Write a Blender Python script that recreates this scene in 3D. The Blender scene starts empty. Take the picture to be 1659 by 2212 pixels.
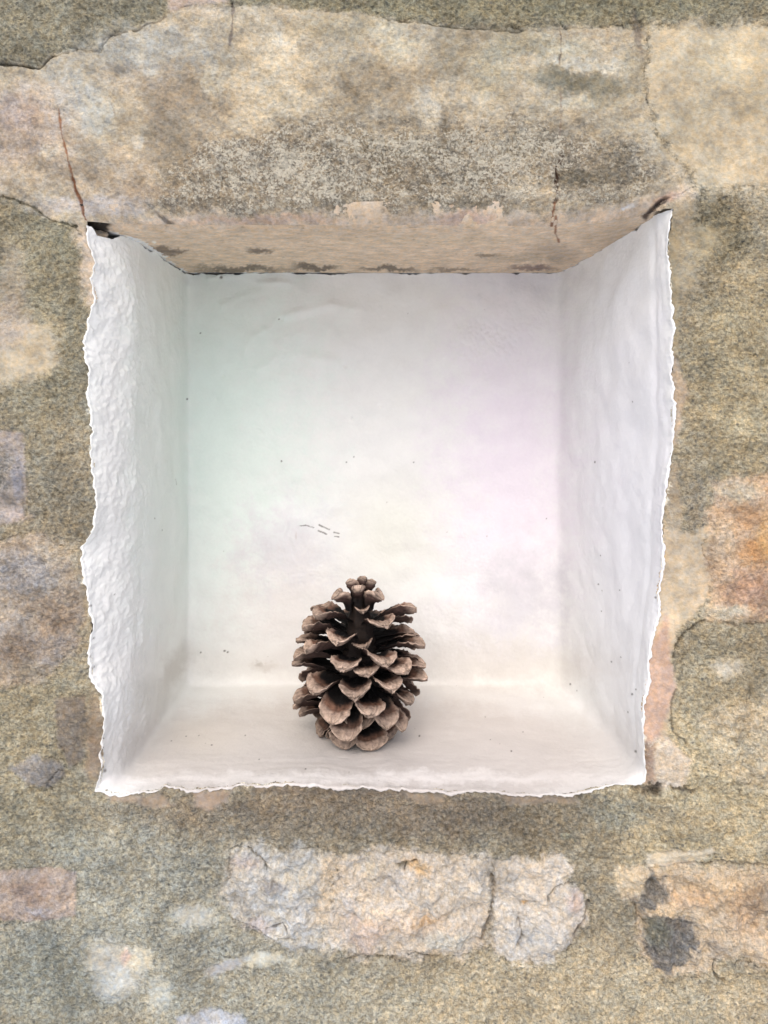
import bpy, math, random
import numpy as np
from mathutils import Vector, Matrix

# ------------------------------------------------------------------ camera, sky, sun, exposure
sc = bpy.context.scene
col = sc.collection
D = 0.5                       # camera to wall face, metres
Q = D / 1659.0                # metres on the wall face per plan unit (the wall is drawn in plan units)
CX, CY = 829.5, 874.0         # plan position straight ahead of the camera
cam_data = bpy.data.cameras.new('camera')
cam = bpy.data.objects.new('camera', cam_data); col.objects.link(cam)
cam_data.sensor_fit = 'HORIZONTAL'; cam_data.sensor_width = 24; cam_data.lens = 24
cam_data.shift_y = -232.0 / 1659.0
cam_data.clip_start = 0.01; cam_data.clip_end = 300
cam.location = (0, -D, 0); cam.rotation_euler = (math.pi / 2, 0, 0)
sc.camera = cam

SUN_AZ = math.radians(-9)   # negative: to the left of the wall's normal
SUN_EL = math.radians(46)
w = bpy.data.worlds.new('World'); sc.world = w; w.use_nodes = True
nt = w.node_tree
sky = nt.nodes.new('ShaderNodeTexSky'); sky.sky_type = 'NISHITA'; sky.sun_disc = False
sky.sun_elevation = SUN_EL
sky.sun_rotation = math.pi - SUN_AZ
sky.air_density = 0.8; sky.dust_density = 3.2; sky.ozone_density = 0.8
nt.links.new(sky.outputs[0], nt.nodes['Background'].inputs[0])
nt.nodes['Background'].inputs[1].default_value = 0.15
sd = bpy.data.lights.new('sun', 'SUN'); sun = bpy.data.objects.new('sun', sd); col.objects.link(sun)
sd.energy = 1.3; sd.angle = math.radians(58); sd.color = (1.0, 0.95, 0.90)
to_sun = Vector((math.sin(SUN_AZ) * math.cos(SUN_EL), -math.cos(SUN_AZ) * math.cos(SUN_EL), math.sin(SUN_EL)))
sun.rotation_euler = (-to_sun).to_track_quat('-Z', 'Y').to_euler()
sun.location = (0.8, -1.5, 1.2)
sc.view_settings.view_transform = 'Standard'; sc.view_settings.look = 'None'
sc.view_settings.exposure = 0.13; sc.view_settings.gamma = 1.0

rng = np.random.RandomState(7)
random.seed(7)

# unseen ground added below the picture, pale to bounce light under the lintel
gm = bpy.data.meshes.new('ground')
gm.from_pydata([(-30, -60, -1.2), (30, -60, -1.2), (30, 0.6, -1.2), (-30, 0.6, -1.2)], [], [(0, 1, 2, 3)]); gm.update()
added_ground = bpy.data.objects.new('ground', gm); col.objects.link(added_ground); added_ground['kind'] = 'structure'
gmat = bpy.data.materials.new('pale_paving'); gmat.use_nodes = True
_t = gmat.node_tree; _n = _t.nodes.new('ShaderNodeTexNoise'); _n.inputs['Scale'].default_value = 30.0
_r = _t.nodes.new('ShaderNodeMapRange'); _r.inputs[3].default_value = 0.80; _r.inputs[4].default_value = 0.88
_t.links.new(_n.outputs[0], _r.inputs[0]); _t.links.new(_r.outputs[0], _t.nodes['Principled BSDF'].inputs['Base Color'])
_t.nodes['Principled BSDF'].inputs['Roughness'].default_value = 0.95
gm.materials.append(gmat)

# ------------------------------------------------------------------ numeric helpers
_perm = np.random.RandomState(3).permutation(4096).astype(np.int64)
_perm = np.concatenate([_perm, _perm, _perm[:8]])
_g3 = np.random.RandomState(5).normal(size=(4096, 3)); _g3 /= np.linalg.norm(_g3, axis=1)[:, None]
_ga = np.random.RandomState(9).rand(4096) * 2 * np.pi
_g2 = np.stack([np.cos(_ga), np.sin(_ga)], 1)

def n2(x, y, s, seed=0):
    """gradient noise, wavelength s, about -0.7..0.7"""
    x = np.asarray(x) / s + seed * 17.31; y = np.asarray(y) / s + seed * 9.77
    xi = np.floor(x).astype(np.int64); yi = np.floor(y).astype(np.int64)
    fx = x - xi; fy = y - yi
    u = fx * fx * fx * (fx * (fx * 6 - 15) + 10); v = fy * fy * fy * (fy * (fy * 6 - 15) + 10)
    def g(ix, iy, dx, dy):
        h = _perm[(_perm[ix & 4095] + iy) & 4095]
        return _g2[h, 0] * dx + _g2[h, 1] * dy
    a = g(xi, yi, fx, fy); b = g(xi + 1, yi, fx - 1, fy)
    c = g(xi, yi + 1, fx, fy - 1); d = g(xi + 1, yi + 1, fx - 1, fy - 1)
    return (a + (b - a) * u) * (1 - v) + (c + (d - c) * u) * v

def fbm2(x, y, s, o=4, seed=0, gain=0.5):
    t = 0; a = 1
    for i in range(o):
        t = t + a * n2(x, y, s / 2 ** i, seed + i * 3 + 1); a *= gain
    return t

def n3(p, s, seed=0):
    p = p / s + seed * 13.7
    i = np.floor(p).astype(np.int64); f = p - i
    u = f * f * f * (f * (f * 6 - 15) + 10)
    out = 0
    for dx in (0, 1):
        for dy in (0, 1):
            for dz in (0, 1):
                h = _perm[(_perm[(_perm[(i[:, 0] + dx) & 4095] + i[:, 1] + dy) & 4095] + i[:, 2] + dz) & 4095]
                g = _g3[h]
                dot = g[:, 0] * (f[:, 0] - dx) + g[:, 1] * (f[:, 1] - dy) + g[:, 2] * (f[:, 2] - dz)
                wgt = (u[:, 0] if dx else 1 - u[:, 0]) * (u[:, 1] if dy else 1 - u[:, 1]) * (u[:, 2] if dz else 1 - u[:, 2])
                out = out + dot * wgt
    return out

def sstep(a, b, x):
    t = np.clip((x - a) / (b - a), 0, 1)
    return t * t * (3 - 2 * t)

def lin(c):
    c = np.asarray(c, float) / 255.0
    return np.where(c <= 0.04045, c / 12.92, ((c + 0.055) / 1.055) ** 2.4)

def sdf_poly(x, y, pts):
    """signed distance to a polygon, negative inside"""
    d = np.full(x.shape, 1e18); inside = np.zeros(x.shape, bool)
    n = len(pts)
    for i in range(n):
        ax, ay = pts[i]; bx, by = pts[(i + 1) % n]
        ex, ey = bx - ax, by - ay
        wx, wy = x - ax, y - ay
        t = np.clip((wx * ex + wy * ey) / (ex * ex + ey * ey + 1e-12), 0, 1)
        d = np.minimum(d, (wx - ex * t) ** 2 + (wy - ey * t) ** 2)
        c = (ay > y) != (by > y)
        if ey != 0:
            inside ^= c & (x < ex * (y - ay) / ey + ax)
    d = np.sqrt(d)
    return np.where(inside, -d, d)

def dist_line(x, y, pts):
    d = np.full(x.shape, 1e18); tt = np.zeros(x.shape)
    n = len(pts) - 1
    for i in range(n):
        ax, ay = pts[i][:2]; bx, by = pts[i + 1][:2]
        ex, ey = bx - ax, by - ay
        wx, wy = x - ax, y - ay
        t = np.clip((wx * ex + wy * ey) / (ex * ex + ey * ey + 1e-12), 0, 1)
        q = (wx - ex * t) ** 2 + (wy - ey * t) ** 2
        m = q < d
        d = np.where(m, q, d); tt = np.where(m, (i + t) / n, tt)
    return np.sqrt(d), tt

# ------------------------------------------------------------------ object helpers
def link_mesh(name, me, mat, parent=None):
    o = bpy.data.objects.new(name, me); col.objects.link(o)
    me.materials.append(mat)
    if parent: o.parent = parent
    return o

def make_mesh(name, verts, quads, mat, parent=None, color=None, data=None, smooth=True):
    """verts (n,3), quads (m,4); color (n,3) linear; data (n,3): grain, lichen, gloss"""
    used = np.unique(quads)
    remap = np.full(len(verts), -1, np.int64); remap[used] = np.arange(len(used))
    v = verts[used]; q = remap[quads]
    me = bpy.data.meshes.new(name)
    me.vertices.add(len(v)); me.vertices.foreach_set('co', np.ascontiguousarray(v, np.float32).ravel())
    me.loops.add(q.size); me.loops.foreach_set('vertex_index', np.ascontiguousarray(q, np.int32).ravel())
    me.polygons.add(len(q)); me.polygons.foreach_set('loop_start', np.arange(0, q.size, 4, dtype=np.int32))
    me.polygons.foreach_set('use_smooth', np.full(len(q), smooth))
    me.update(calc_edges=True)
    for nm, arr in (('tint', color), ('relief', data)):
        if arr is not None:
            a = me.attributes.new(nm, 'FLOAT_COLOR', 'POINT')
            c4 = np.ones((len(v), 4), np.float32); c4[:, :3] = arr[used]
            a.data.foreach_set('color', c4.ravel())
    return link_mesh(name, me, mat, parent)

def grid_quads(nr, nc, flip=False):
    i = np.arange(nr - 1)[:, None] * nc + np.arange(nc - 1)[None, :]
    q = np.stack([i, i + 1, i + nc + 1, i + nc], -1).reshape(-1, 4)
    return q[:, ::-1] if flip else q

def add_skirt(verts, quads, attrs, depth, keep_open=None):
    """give a patch of the wall face its sides, going back into the wall"""
    e = np.concatenate([quads[:, [0, 1]], quads[:, [1, 2]], quads[:, [2, 3]], quads[:, [3, 0]]])
    key = np.sort(e, 1); k = key[:, 0] * len(verts) + key[:, 1]
    _, inv, cnt = np.unique(k, return_inverse=True, return_counts=True)
    b = e[cnt[inv] == 1]
    if keep_open is not None: b = b[~(keep_open[b[:, 0]] & keep_open[b[:, 1]])]
    if not len(b): return verts, quads, attrs
    bv = np.unique(b); m = np.full(len(verts), -1, np.int64); m[bv] = len(verts) + np.arange(len(bv))
    nv = verts[bv].copy()
    cen = verts[bv].mean(0); nv[:, 1] += depth
    nv[:, 0] += (cen[0] - nv[:, 0]) * 0.06; nv[:, 2] += (cen[2] - nv[:, 2]) * 0.06
    nq = np.stack([b[:, 1], b[:, 0], m[b[:, 0]], m[b[:, 1]]], 1)
    return np.concatenate([verts, nv]), np.concatenate([quads, nq]), [np.concatenate([a, a[bv]]) for a in attrs]

# ------------------------------------------------------------------ materials
def nodes_of(name):
    m = bpy.data.materials.new(name); m.use_nodes = True
    t = m.node_tree; b = t.nodes['Principled BSDF']
    return m, t, b

def N(t, kind, **kw):
    n = t.nodes.new(kind)
    for k, v in kw.items():
        if k in n.inputs: n.inputs[k].default_value = v
        else: setattr(n, k, v)
    return n

def math_node(t, op, a, b=None, c=None, clamp=False):
    n = t.nodes.new('ShaderNodeMath'); n.operation = op; n.use_clamp = clamp
    for i, v in enumerate((a, b, c)):
        if v is None: continue
        if isinstance(v, (int, float)): n.inputs[i].default_value = v
        else: t.links.new(v, n.inputs[i])
    return n.outputs[0]

def remap(t, v, a, b, c, d, smooth=False):
    n = t.nodes.new('ShaderNodeMapRange'); n.inputs[1].default_value = a; n.inputs[2].default_value = b
    n.inputs[3].default_value = c; n.inputs[4].default_value = d
    if smooth: n.interpolation_type = 'SMOOTHSTEP'
    t.links.new(v, n.inputs[0]); return n.outputs[0]

def mixc(t, f, a, b, mode='MIX'):
    n = t.nodes.new('ShaderNodeMix'); n.data_type = 'RGBA'; n.blend_type = mode
    for i, v in ((0, f), (6, a), (7, b)):
        if isinstance(v, (int, float, tuple)): n.inputs[i].default_value = v
        else: t.links.new(v, n.inputs[i])
    return n.outputs[2]

def masonry_material():
    """stone and lime mortar: the tint attribute is the mineral colour, relief.r = sandiness, relief.g = lichen"""
    m, t, b = nodes_of('stone_and_mortar')
    at = N(t, 'ShaderNodeAttribute', attribute_name='tint')
    rl = N(t, 'ShaderNodeAttribute', attribute_name='relief')
    sep = N(t, 'ShaderNodeSeparateColor'); t.links.new(rl.outputs['Color'], sep.inputs[0])
    tc = N(t, 'ShaderNodeTexCoord')
    def noise(scale, detail=3, rough=0.6, dist=0.0, st=(1, 1, 1)):
        mp = N(t, 'ShaderNodeMapping'); mp.inputs['Scale'].default_value = st
        mp.inputs['Rotation'].default_value = (0, 0.5, 0)
        t.links.new(tc.outputs['Object'], mp.inputs[0])
        n = N(t, 'ShaderNodeTexNoise', Scale=scale, Detail=detail, Roughness=rough, Distortion=dist)
        t.links.new(mp.outputs[0], n.inputs['Vector']); return n
    g1 = noise(420, 3, 0.65, 0.3, (1.0, 1, 1.5))
    g2 = noise(1100, 2, 0.6)
    g3 = noise(95, 3, 0.6)
    gs = remap(t, g1.outputs[0], 0.36, 0.64, -1, 1)
    gt = remap(t, g2.outputs[0], 0.34, 0.66, -1, 1)
    gb = remap(t, g3.outputs[0], 0.3, 0.7, -1, 1)
    k = math_node(t, 'MULTIPLY_ADD', gt, 0.75, gs)
    k = math_node(t, 'MULTIPLY', k, sep.outputs[0])
    k = math_node(t, 'MULTIPLY', k, 0.28)
    k = math_node(t, 'MULTIPLY_ADD', gb, 0.07, k)
    k = math_node(t, 'ADD', k, 1.0)
    vm = N(t, 'ShaderNodeVectorMath', operation='SCALE')
    t.links.new(at.outputs['Color'], vm.inputs[0]); t.links.new(k, vm.inputs['Scale'])
    # hue drift between grains
    hn = noise(260, 2, 0.5)
    warm = mixc(t, remap(t, hn.outputs[0], 0.35, 0.65, 0, 1), (1.06, 1.0, 0.90, 1), (0.95, 1.0, 1.07, 1))
    c = mixc(t, 1.0, vm.outputs[0], warm, 'MULTIPLY')
    # single dark and pale sand grains
    vo = N(t, 'ShaderNodeTexVoronoi', Scale=330.0); t.links.new(tc.outputs['Object'], vo.inputs['Vector'])
    sc_ = N(t, 'ShaderNodeSeparateColor'); t.links.new(vo.outputs['Color'], sc_.inputs[0])
    near = remap(t, vo.outputs['Distance'], 0.22, 0.42, 1, 0)
    pale = math_node(t, 'MULTIPLY', near, math_node(t, 'GREATER_THAN', sc_.outputs[0], 0.86))
    dark = math_node(t, 'MULTIPLY', near, math_node(t, 'GREATER_THAN', sc_.outputs[1], 0.91))
    pale = math_node(t, 'MULTIPLY', pale, sep.outputs[0]); dark = math_node(t, 'MULTIPLY', dark, sep.outputs[0])
    c = mixc(t, math_node(t, 'MULTIPLY', pale, 0.45, clamp=True), c, (0.52, 0.47, 0.35, 1))
    c = mixc(t, math_node(t, 'MULTIPLY', dark, 0.65, clamp=True), c, (0.10, 0.105, 0.10, 1))
    # lichen: crowded pale spots
    ln = noise(640, 3, 0.65, 0.0); ln2 = noise(75, 3, 0.6)
    ln3 = noise(210, 3, 0.6)
    lv = math_node(t, 'MULTIPLY_ADD', ln2.outputs[0], 0.55, ln.outputs[0])
    lv = math_node(t, 'MULTIPLY_ADD', ln3.outputs[0], 0.55, lv)
    lv = math_node(t, 'MULTIPLY_ADD', sep.outputs[1], 0.30, lv)
    lv = remap(t, lv, 1.25, 1.44, 0, 1, True)
    lv = math_node(t, 'MULTIPLY', lv, math_node(t, 'MULTIPLY', sep.outputs[1], 1.4, clamp=True))
    c = mixc(t, math_node(t, 'MULTIPLY', lv, 0.72), c, (0.70, 0.66, 0.54, 1))
    t.links.new(c, b.inputs['Base Color'])
    b.inputs['Roughness'].default_value = 0.92
    b.inputs['Specular IOR Level'].default_value = 0.25
    hgt = math_node(t, 'MULTIPLY_ADD', g2.outputs[0], 0.5, g1.outputs[0])
    bp = N(t, 'ShaderNodeBump', Distance=0.0024)
    t.links.new(math_node(t, 'MULTIPLY_ADD', sep.outputs[0], 0.85, 0.2), bp.inputs['Strength'])
    t.links.new(hgt, bp.inputs['Height']); t.links.new(bp.outputs[0], b.inputs['Normal'])
    return m

def paint_material():
    m, t, b = nodes_of('brushed_limewash')
    at = N(t, 'ShaderNodeAttribute', attribute_name='tint')
    rl = N(t, 'ShaderNodeAttribute', attribute_name='relief')
    sep = N(t, 'ShaderNodeSeparateColor'); t.links.new(rl.outputs['Color'], sep.inputs[0])
    tc = N(t, 'ShaderNodeTexCoord')
    n1 = N(t, 'ShaderNodeTexNoise', Scale=60.0, Detail=4.0, Roughness=0.6)
    n2_ = N(t, 'ShaderNodeTexNoise', Scale=420.0, Detail=3.0, Roughness=0.55)
    n3_ = N(t, 'ShaderNodeTexNoise', Scale=14.0, Detail=3.0, Roughness=0.5)
    for n in (n1, n2_, n3_): t.links.new(tc.outputs['Object'], n.inputs['Vector'])
    k = math_node(t, 'ADD', remap(t, n1.outputs[0], 0.3, 0.7, -0.02, 0.02), remap(t, n3_.outputs[0], 0.3, 0.7, 0.985, 1.015))
    k = math_node(t, 'ADD', k, remap(t, n2_.outputs[0], 0.3, 0.7, -0.012, 0.012))
    vm = N(t, 'ShaderNodeVectorMath', operation='SCALE')
    t.links.new(at.outputs['Color'], vm.inputs[0]); t.links.new(k, vm.inputs['Scale'])
    t.links.new(vm.outputs[0], b.inputs['Base Color'])
    b.inputs['Roughness'].default_value = 0.55; b.inputs['Specular IOR Level'].default_value = 0.3
    mp = N(t, 'ShaderNodeMapping'); mp.inputs['Scale'].default_value = (1, 1, 1)
    bp = N(t, 'ShaderNodeBump', Distance=0.0007)
    h = math_node(t, 'MULTIPLY_ADD', n1.outputs[0], 1.2, n2_.outputs[0])
    t.links.new(math_node(t, 'MULTIPLY_ADD', sep.outputs[0], 0.5, 0.4), bp.inputs['Strength'])
    t.links.new(h, bp.inputs['Height']); t.links.new(bp.outputs[0], b.inputs['Normal'])
    return m

def cone_material():
    m, t, b = nodes_of('weathered_cone_wood')
    at = N(t, 'ShaderNodeAttribute', attribute_name='tint')
    tc = N(t, 'ShaderNodeTexCoord')
    oi = N(t, 'ShaderNodeObjectInfo')
    ad = N(t, 'ShaderNodeVectorMath', operation='ADD')
    t.links.new(tc.outputs['Object'], ad.inputs[0]); t.links.new(oi.outputs['Location'], ad.inputs[1])
    n1 = N(t, 'ShaderNodeTexNoise', Scale=260.0, Detail=4.0, Roughness=0.65)
    mp = N(t, 'ShaderNodeMapping'); mp.inputs['Scale'].default_value = (0.18, 1, 1)
    t.links.new(ad.outputs[0], mp.inputs[0])
    n2_ = N(t, 'ShaderNodeTexNoise', Scale=900.0, Detail=3.0, Roughness=0.6)
    t.links.new(ad.outputs[0], n1.inputs['Vector']); t.links.new(mp.outputs[0], n2_.inputs['Vector'])
    k = math_node(t, 'ADD', remap(t, n1.outputs[0], 0.32, 0.68, 0.55, 1.35), remap(t, n2_.outputs[0], 0.3, 0.7, -0.16, 0.16))
    rnd = remap(t, oi.outputs['Random'], 0, 1, 0.78, 1.10)
    k = math_node(t, 'MULTIPLY', k, rnd)
    vm = N(t, 'ShaderNodeVectorMath', operation='SCALE')
    t.links.new(at.outputs['Color'], vm.inputs[0]); t.links.new(k, vm.inputs['Scale'])
    t.links.new(vm.outputs[0], b.inputs['Base Color'])
    b.inputs['Roughness'].default_value = 0.72; b.inputs['Specular IOR Level'].default_value = 0.3
    bp = N(t, 'ShaderNodeBump', Distance=0.0006, Strength=0.5)
    t.links.new(math_node(t, 'ADD', n1.outputs[0], n2_.outputs[0]), bp.inputs['Height'])
    t.links.new(bp.outputs[0], b.inputs['Normal'])
    return m

MAS = masonry_material(); PNT = paint_material(); WOOD = cone_material()

# ------------------------------------------------------------------ the plan of the wall
# outline of the opening, from the upper left corner down, along the sill and up the right side
OUT = [(186,470),(192,524),(206,562),(200,610),(210,646),(192,697),(186,743),(192,803),(195,878),(197,953),(204,1013),(210,1088),
       (209,1111),(200,1144),(181,1186),(183,1246),(194,1300),(197,1381),(200,1456),(221,1501),(224,1561),(225,1606),
       (223,1666),(215,1702),(260,1715),(342,1704),(355,1696),(409,1704),(497,1700),(510,1694),(621,1690),(716,1696),
       (885,1703),(977,1709),(1061,1707),(1141,1716),(1237,1713),(1270,1702),(1336,1694),(1380,1687),(1391,1672),
       (1392,1662),(1387,1522),(1395,1457),(1404,1392),(1418,1321),(1423,1262),(1430,1191),(1432,1116),(1433,1086),
       (1451,956),(1452,842),(1451,745),(1447,615),(1443,517),(1451,452)]
OC = (820.0, 1090.0)
def _dense(pts, step=3.0):
    o = []
    for (a, b) in zip(pts[:-1], pts[1:]):
        n = max(1, int(math.hypot(b[0] - a[0], b[1] - a[1]) / step))
        for i in range(n): o.append((a[0] + (b[0] - a[0]) * i / n, a[1] + (b[1] - a[1]) * i / n))
    o.append(pts[-1]); return np.array(o)
_od = _dense(OUT)
_nn = fbm2(_od[:, 0], _od[:, 1], 26, 3, 41) * 5.5 + (n2(_od[:, 0], _od[:, 1], 14, 45) * 4.0 + n2(_od[:, 0], _od[:, 1], 5.0, 47) * 2.2) * sstep(-.35, .35, n2(_od[:, 0], _od[:, 1], 70, 49)) + n2(_od[:, 0], _od[:, 1], 5.0, 48) * .8
_dir = _od - np.array(OC); _len = np.hypot(_dir[:, 0], _dir[:, 1])
_rad = _len + _nn
# angle measured from straight up, anticlockwise through left, bottom, right
def ang(x, y):
    a = np.arctan2(-(x - OC[0]), -(y - OC[1]))   # 0 up, + to the left
    return np.where(a < 0, a + 2 * np.pi, a)
_oa = ang(_od[:, 0], _od[:, 1]); _ordr = np.argsort(_oa)
def r_out(a): return np.interp(a, _oa[_ordr], _rad[_ordr])
_sa = np.linspace(0, 2 * np.pi, 721); _sr = np.interp(_sa, _oa[_ordr], _len[_ordr])
_ker = np.exp(-(np.arange(-14, 15) / 6.0) ** 2); _ker /= _ker.sum()
_sr = np.convolve(np.pad(_sr, 14, mode='edge'), _ker, mode='valid')
def r_smooth(a): return np.interp(a, _sa, _sr)
def lintel_y(x):
    """lower edge of the lintel's face in plan units"""
    base = np.interp(x, [-600, 165, 230, 400, 700, 1000, 1200, 1330, 1400, 1450, 2400], [487, 488, 490, 484, 484, 483, 480, 470, 458, 452, 450])
    return base + 2.5 * n2(x, x * 0, 60, 5)
A_L, A_R = float(ang(np.array(186.), np.array(487.))), float(ang(np.array(1451.), np.array(455.)))

# stones: name, polygon in plan units, height (mm, proud of the mortar bed), roughness of face (mm), seed
LINTEL = [(-420,140),(0,138),(85,143),(110,118),(170,100),(215,105),(215,90),(240,70),(300,55),(360,30),(362,-10),(372,-160),(500,-170),
          (500,12),(640,18),(760,26),(870,42),(1000,60),(1130,66),(1200,58),(1290,52),(1400,60),(1395,120),(1390,200),(1420,300),(1470,360),
          (1500,405),(1440,436),(1415,448),(1400,520),(190,520),(165,487),(110,475),(60,440),(0,420),(-420,400)]
STONES = [
 ('lintel', LINTEL, 1.0, 0.5),
 ('stone', [(1402,62),(1480,50),(1659,58),(2080,50),(2080,420),(1659,398),(1540,412),(1505,402),(1474,358),(1424,298),(1394,200),(1399,120)], 0.6, 0.25),
 ('stone', [(362,-160),(362,0),(368,26),(420,14),(490,8),(496,-160)], 0.5, 0.3),
 ('stone', [(-260,930),(0,925),(50,935),(62,990),(60,1060),(50,1125),(0,1135),(-260,1130)], 1.2, 0.6),
 ('stone', [(-300,1185),(0,1165),(90,1150),(150,1190),(172,1260),(176,1340),(160,1400),(120,1450),(60,1475),(0,1482),(-300,1480)], 1.8, 1.1),
 ('stone', [(120,1510),(180,1500),(190,1560),(180,1640),(150,1655),(122,1600)], 1.2, 0.7),
 ('stone', [(20,1655),(80,1630),(132,1650),(140,1678),(105,1702),(60,1700)], 1.6, 0.9),
 ('stone', [(-240,1888),(0,1880),(110,1872),(168,1880),(166,1975),(90,1985),(0,1990),(-240,1992)], 1.6, 0.35),
 ('stone', [(490,1830),(560,1822),(660,1830),(730,1838),(716,1900),(700,1980),(690,2050),(620,2052),(570,2020),(500,1985),(470,1930),(500,1880)], 2.4, 1.8),
 ('stone', [(735,1842),(860,1830),(960,1842),(1050,1850),(1062,1900),(1058,1980),(1060,2040),(1000,2058),(900,2060),(800,2066),(742,2062),(700,2040),(704,1980),(722,1910)], 2.6, 1.8),
 ('stone', [(1066,1860),(1140,1850),(1210,1852),(1240,1880),(1222,1905),(1270,1935),(1272,1975),(1240,2030),(1180,2070),(1110,2082),(1068,2060),(1064,1980)], 2.6, 1.3),
 ('stone', [(1340,1880),(1420,1870),(1520,1868),(1659,1872),(2000,1880),(2000,2075),(1659,2080),(1560,2062),(1520,2100),(1440,2112),(1385,2070),(1372,2010),(1368,1950),(1338,1920)], 2.0, 1.8),
 ('stone', [(1398,1850),(1450,1838),(1540,1832),(1548,1842),(1500,1862),(1440,1876),(1400,1874)], 1.8, 0.6),
 ('stone', [(1536,1040),(1600,1030),(1659,1020),(2020,1020),(2020,1345),(1659,1340),(1600,1345),(1560,1335),(1528,1330),(1534,1270),(1524,1190),(1530,1110)], 1.4, 0.8),
 ('stone', [(380,2196),(440,2186),(520,2188),(540,2230),(520,2320),(390,2310)], 2.0, 0.8),
 ('stone', [(1500,1545),(1570,1525),(1659,1500),(1980,1500),(1980,1700),(1659,1705),(1590,1690),(1540,1640)], 0.9, 1.4),
]
# paint ops: what the surface is made of at each place (mineral colour, sandiness, lichen), in plan units
# (kind, geometry, colour, strength, softness, ragged edge, extra)
OPS = []
def B(x, y, rx, ry, c, a=0.8, rot=0, rag=14, soft=0.6, grain=None, lich=None, h=0):
    OPS.append(('b', (x, y, rx, ry, rot), c, a, soft, rag, grain, lich, h))
def P(pts, c, a=0.9, rag=6, soft=6, grain=None, lich=None, h=0):
    OPS.append(('p', pts, c, a, soft, rag, grain, lich, h))
def S(pts, wd, c, a=0.9, rag=2, h=0, soft=1.0):
    OPS.append(('s', pts, c, a, wd, rag, None, None, h, soft))

BASE = (166, 154, 124)
# --- mortar regions
B(130,60,420,120,(148,143,116),.9)
B(1100,0,800,70,(150,143,108),.9)
B(90,640,170,330,(158,149,116),.9)
B(160,520,60,60,(150,144,112),.6)
B(60,1560,190,150,(170,158,122),.8)
B(90,1780,220,120,(168,160,128),.8)
B(300,2000,380,260,(168,167,148),.9)
B(90,2120,160,120,(150,154,138),.7)
B(640,2180,420,120,(178,174,150),.8)
B(1250,2170,520,130,(196,180,142),.9)
B(1500,1700,260,230,(204,186,140),.85)
B(1600,800,140,300,(178,162,120),.85)
B(1560,1420,120,140,(182,166,126),.7)
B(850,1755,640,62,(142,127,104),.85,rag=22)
B(1240,1760,180,60,(150,140,112),.6)
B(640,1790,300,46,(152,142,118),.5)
B(1330,1760,70,40,(170,172,150),.5)
# smooth patches of lime smeared over the mortar
B(45,760,95,75,(186,170,138),.85,rot=-.5,grain=.25,rag=18,soft=.35)
B(20,700,50,60,(182,162,140),.6,grain=.3)
B(20,620,40,110,(165,150,130),.5,grain=.6)
B(1560,500,75,85,(140,128,92),.75,rag=14,soft=.5,grain=1.2)
B(1500,520,70,50,(172,155,115),.7,grain=.4)
B(1475,470,34,60,(176,156,120),.6,grain=.3)
B(1475,590,30,80,(168,152,118),.6,grain=.4)
B(1600,905,26,40,(200,184,140),.6)
B(1560,610,20,18,(190,172,130),.5)
P([(1452,760),(1470,790),(1490,850),(1475,900),(1466,960),(1452,960)],(182,158,128),.8,grain=.35,rag=5)
P([(1440,1000),(1462,1000),(1470,1100),(1465,1160),(1430,1160)],(176,156,124),.7,grain=.5,rag=5)
P([(1428,1140),(1500,1150),(1530,1130),(1545,1200),(1528,1290),(1500,1330),(1460,1370),(1450,1440),(1455,1490),(1445,1560),(1440,1600),(1385,1600),(1390,1460),(1408,1360)],(196,174,138),.95,grain=.22,rag=5)
P([(1405,1400),(1440,1330),(1452,1430),(1458,1490),(1440,1540),(1425,1600),(1390,1610),(1390,1500)],(194,158,132),.9,grain=.22,rag=5)
P([(1392,1600),(1445,1590),(1490,1640),(1478,1690),(1430,1705),(1395,1690)],(208,188,160),.85,grain=.5,lich=.5,rag=6)
P([(1390,1600),(1410,1600),(1412,1690),(1390,1690)],(150,122,102),.8,grain=.3,rag=4)
B(1405,1700,32,14,(124,108,90),.6,rag=16,h=-3)  # recess shade painted here and on the next lines, partly hollowed too
B(1475,1700,26,9,(112,98,86),.6,rag=14,h=-3)
B(1415,1705,14,14,(78,66,54),.6,rag=6,grain=1.2)
P([(1452,480),(1440,520),(1446,620),(1456,760),(1468,760),(1462,620),(1466,500)],(162,146,108),.6,grain=.3,rag=4)
B(1480,1340,18,40,(164,150,118),.5)
P([(225,1710),(300,1722),(345,1712),(380,1735),(340,1742),(290,1735),(240,1730)],(168,146,120),.8,grain=.25,rag=5)
P([(415,1710),(500,1706),(490,1730),(450,1752),(425,1740)],(170,146,122),.8,grain=.25,rag=5)
P([(545,1700),(900,1710),(900,1724),(545,1712)],(128,112,92),.6,grain=.7,rag=6)
P([(870,1710),(960,1716),(950,1742),(900,1738)],(156,136,110),.7,grain=.3,rag=5)
P([(1080,1716),(1240,1722),(1250,1736),(1100,1738)],(160,138,112),.7,grain=.3,rag=5)
B(205,1570,24,80,(160,134,104),.7,grain=.4,rag=6)
B(205,1640,22,60,(158,132,104),.7,grain=.4,rag=6)
B(178,1270,20,70,(160,140,110),.6,grain=.5,rag=8)
B(192,1190,14,40,(150,140,112),.5,grain=.7)
B(250,2110,60,55,(196,198,190),.6,rag=16,grain=.35,soft=.5)
B(230,2060,60,30,(188,180,162),.5,rag=16,grain=.4)
B(305,2075,28,30,(214,206,178),.7,rag=10,grain=.4,soft=.35)
B(270,2070,10,24,(196,160,150),.5,rag=6)
B(345,2150,34,40,(190,194,184),.4,grain=.5)
B(560,2075,80,14,(206,204,184),.7,rag=8,grain=.3)
B(485,2090,50,16,(208,206,208),.6,rag=8,grain=.3,rot=-.4)
B(420,1975,50,26,(200,200,188),.6,rag=10,grain=.4)
B(1230,1800,14,10,(190,200,170),.4)
B(460,1770,60,22,(164,150,120),.4)
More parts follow.
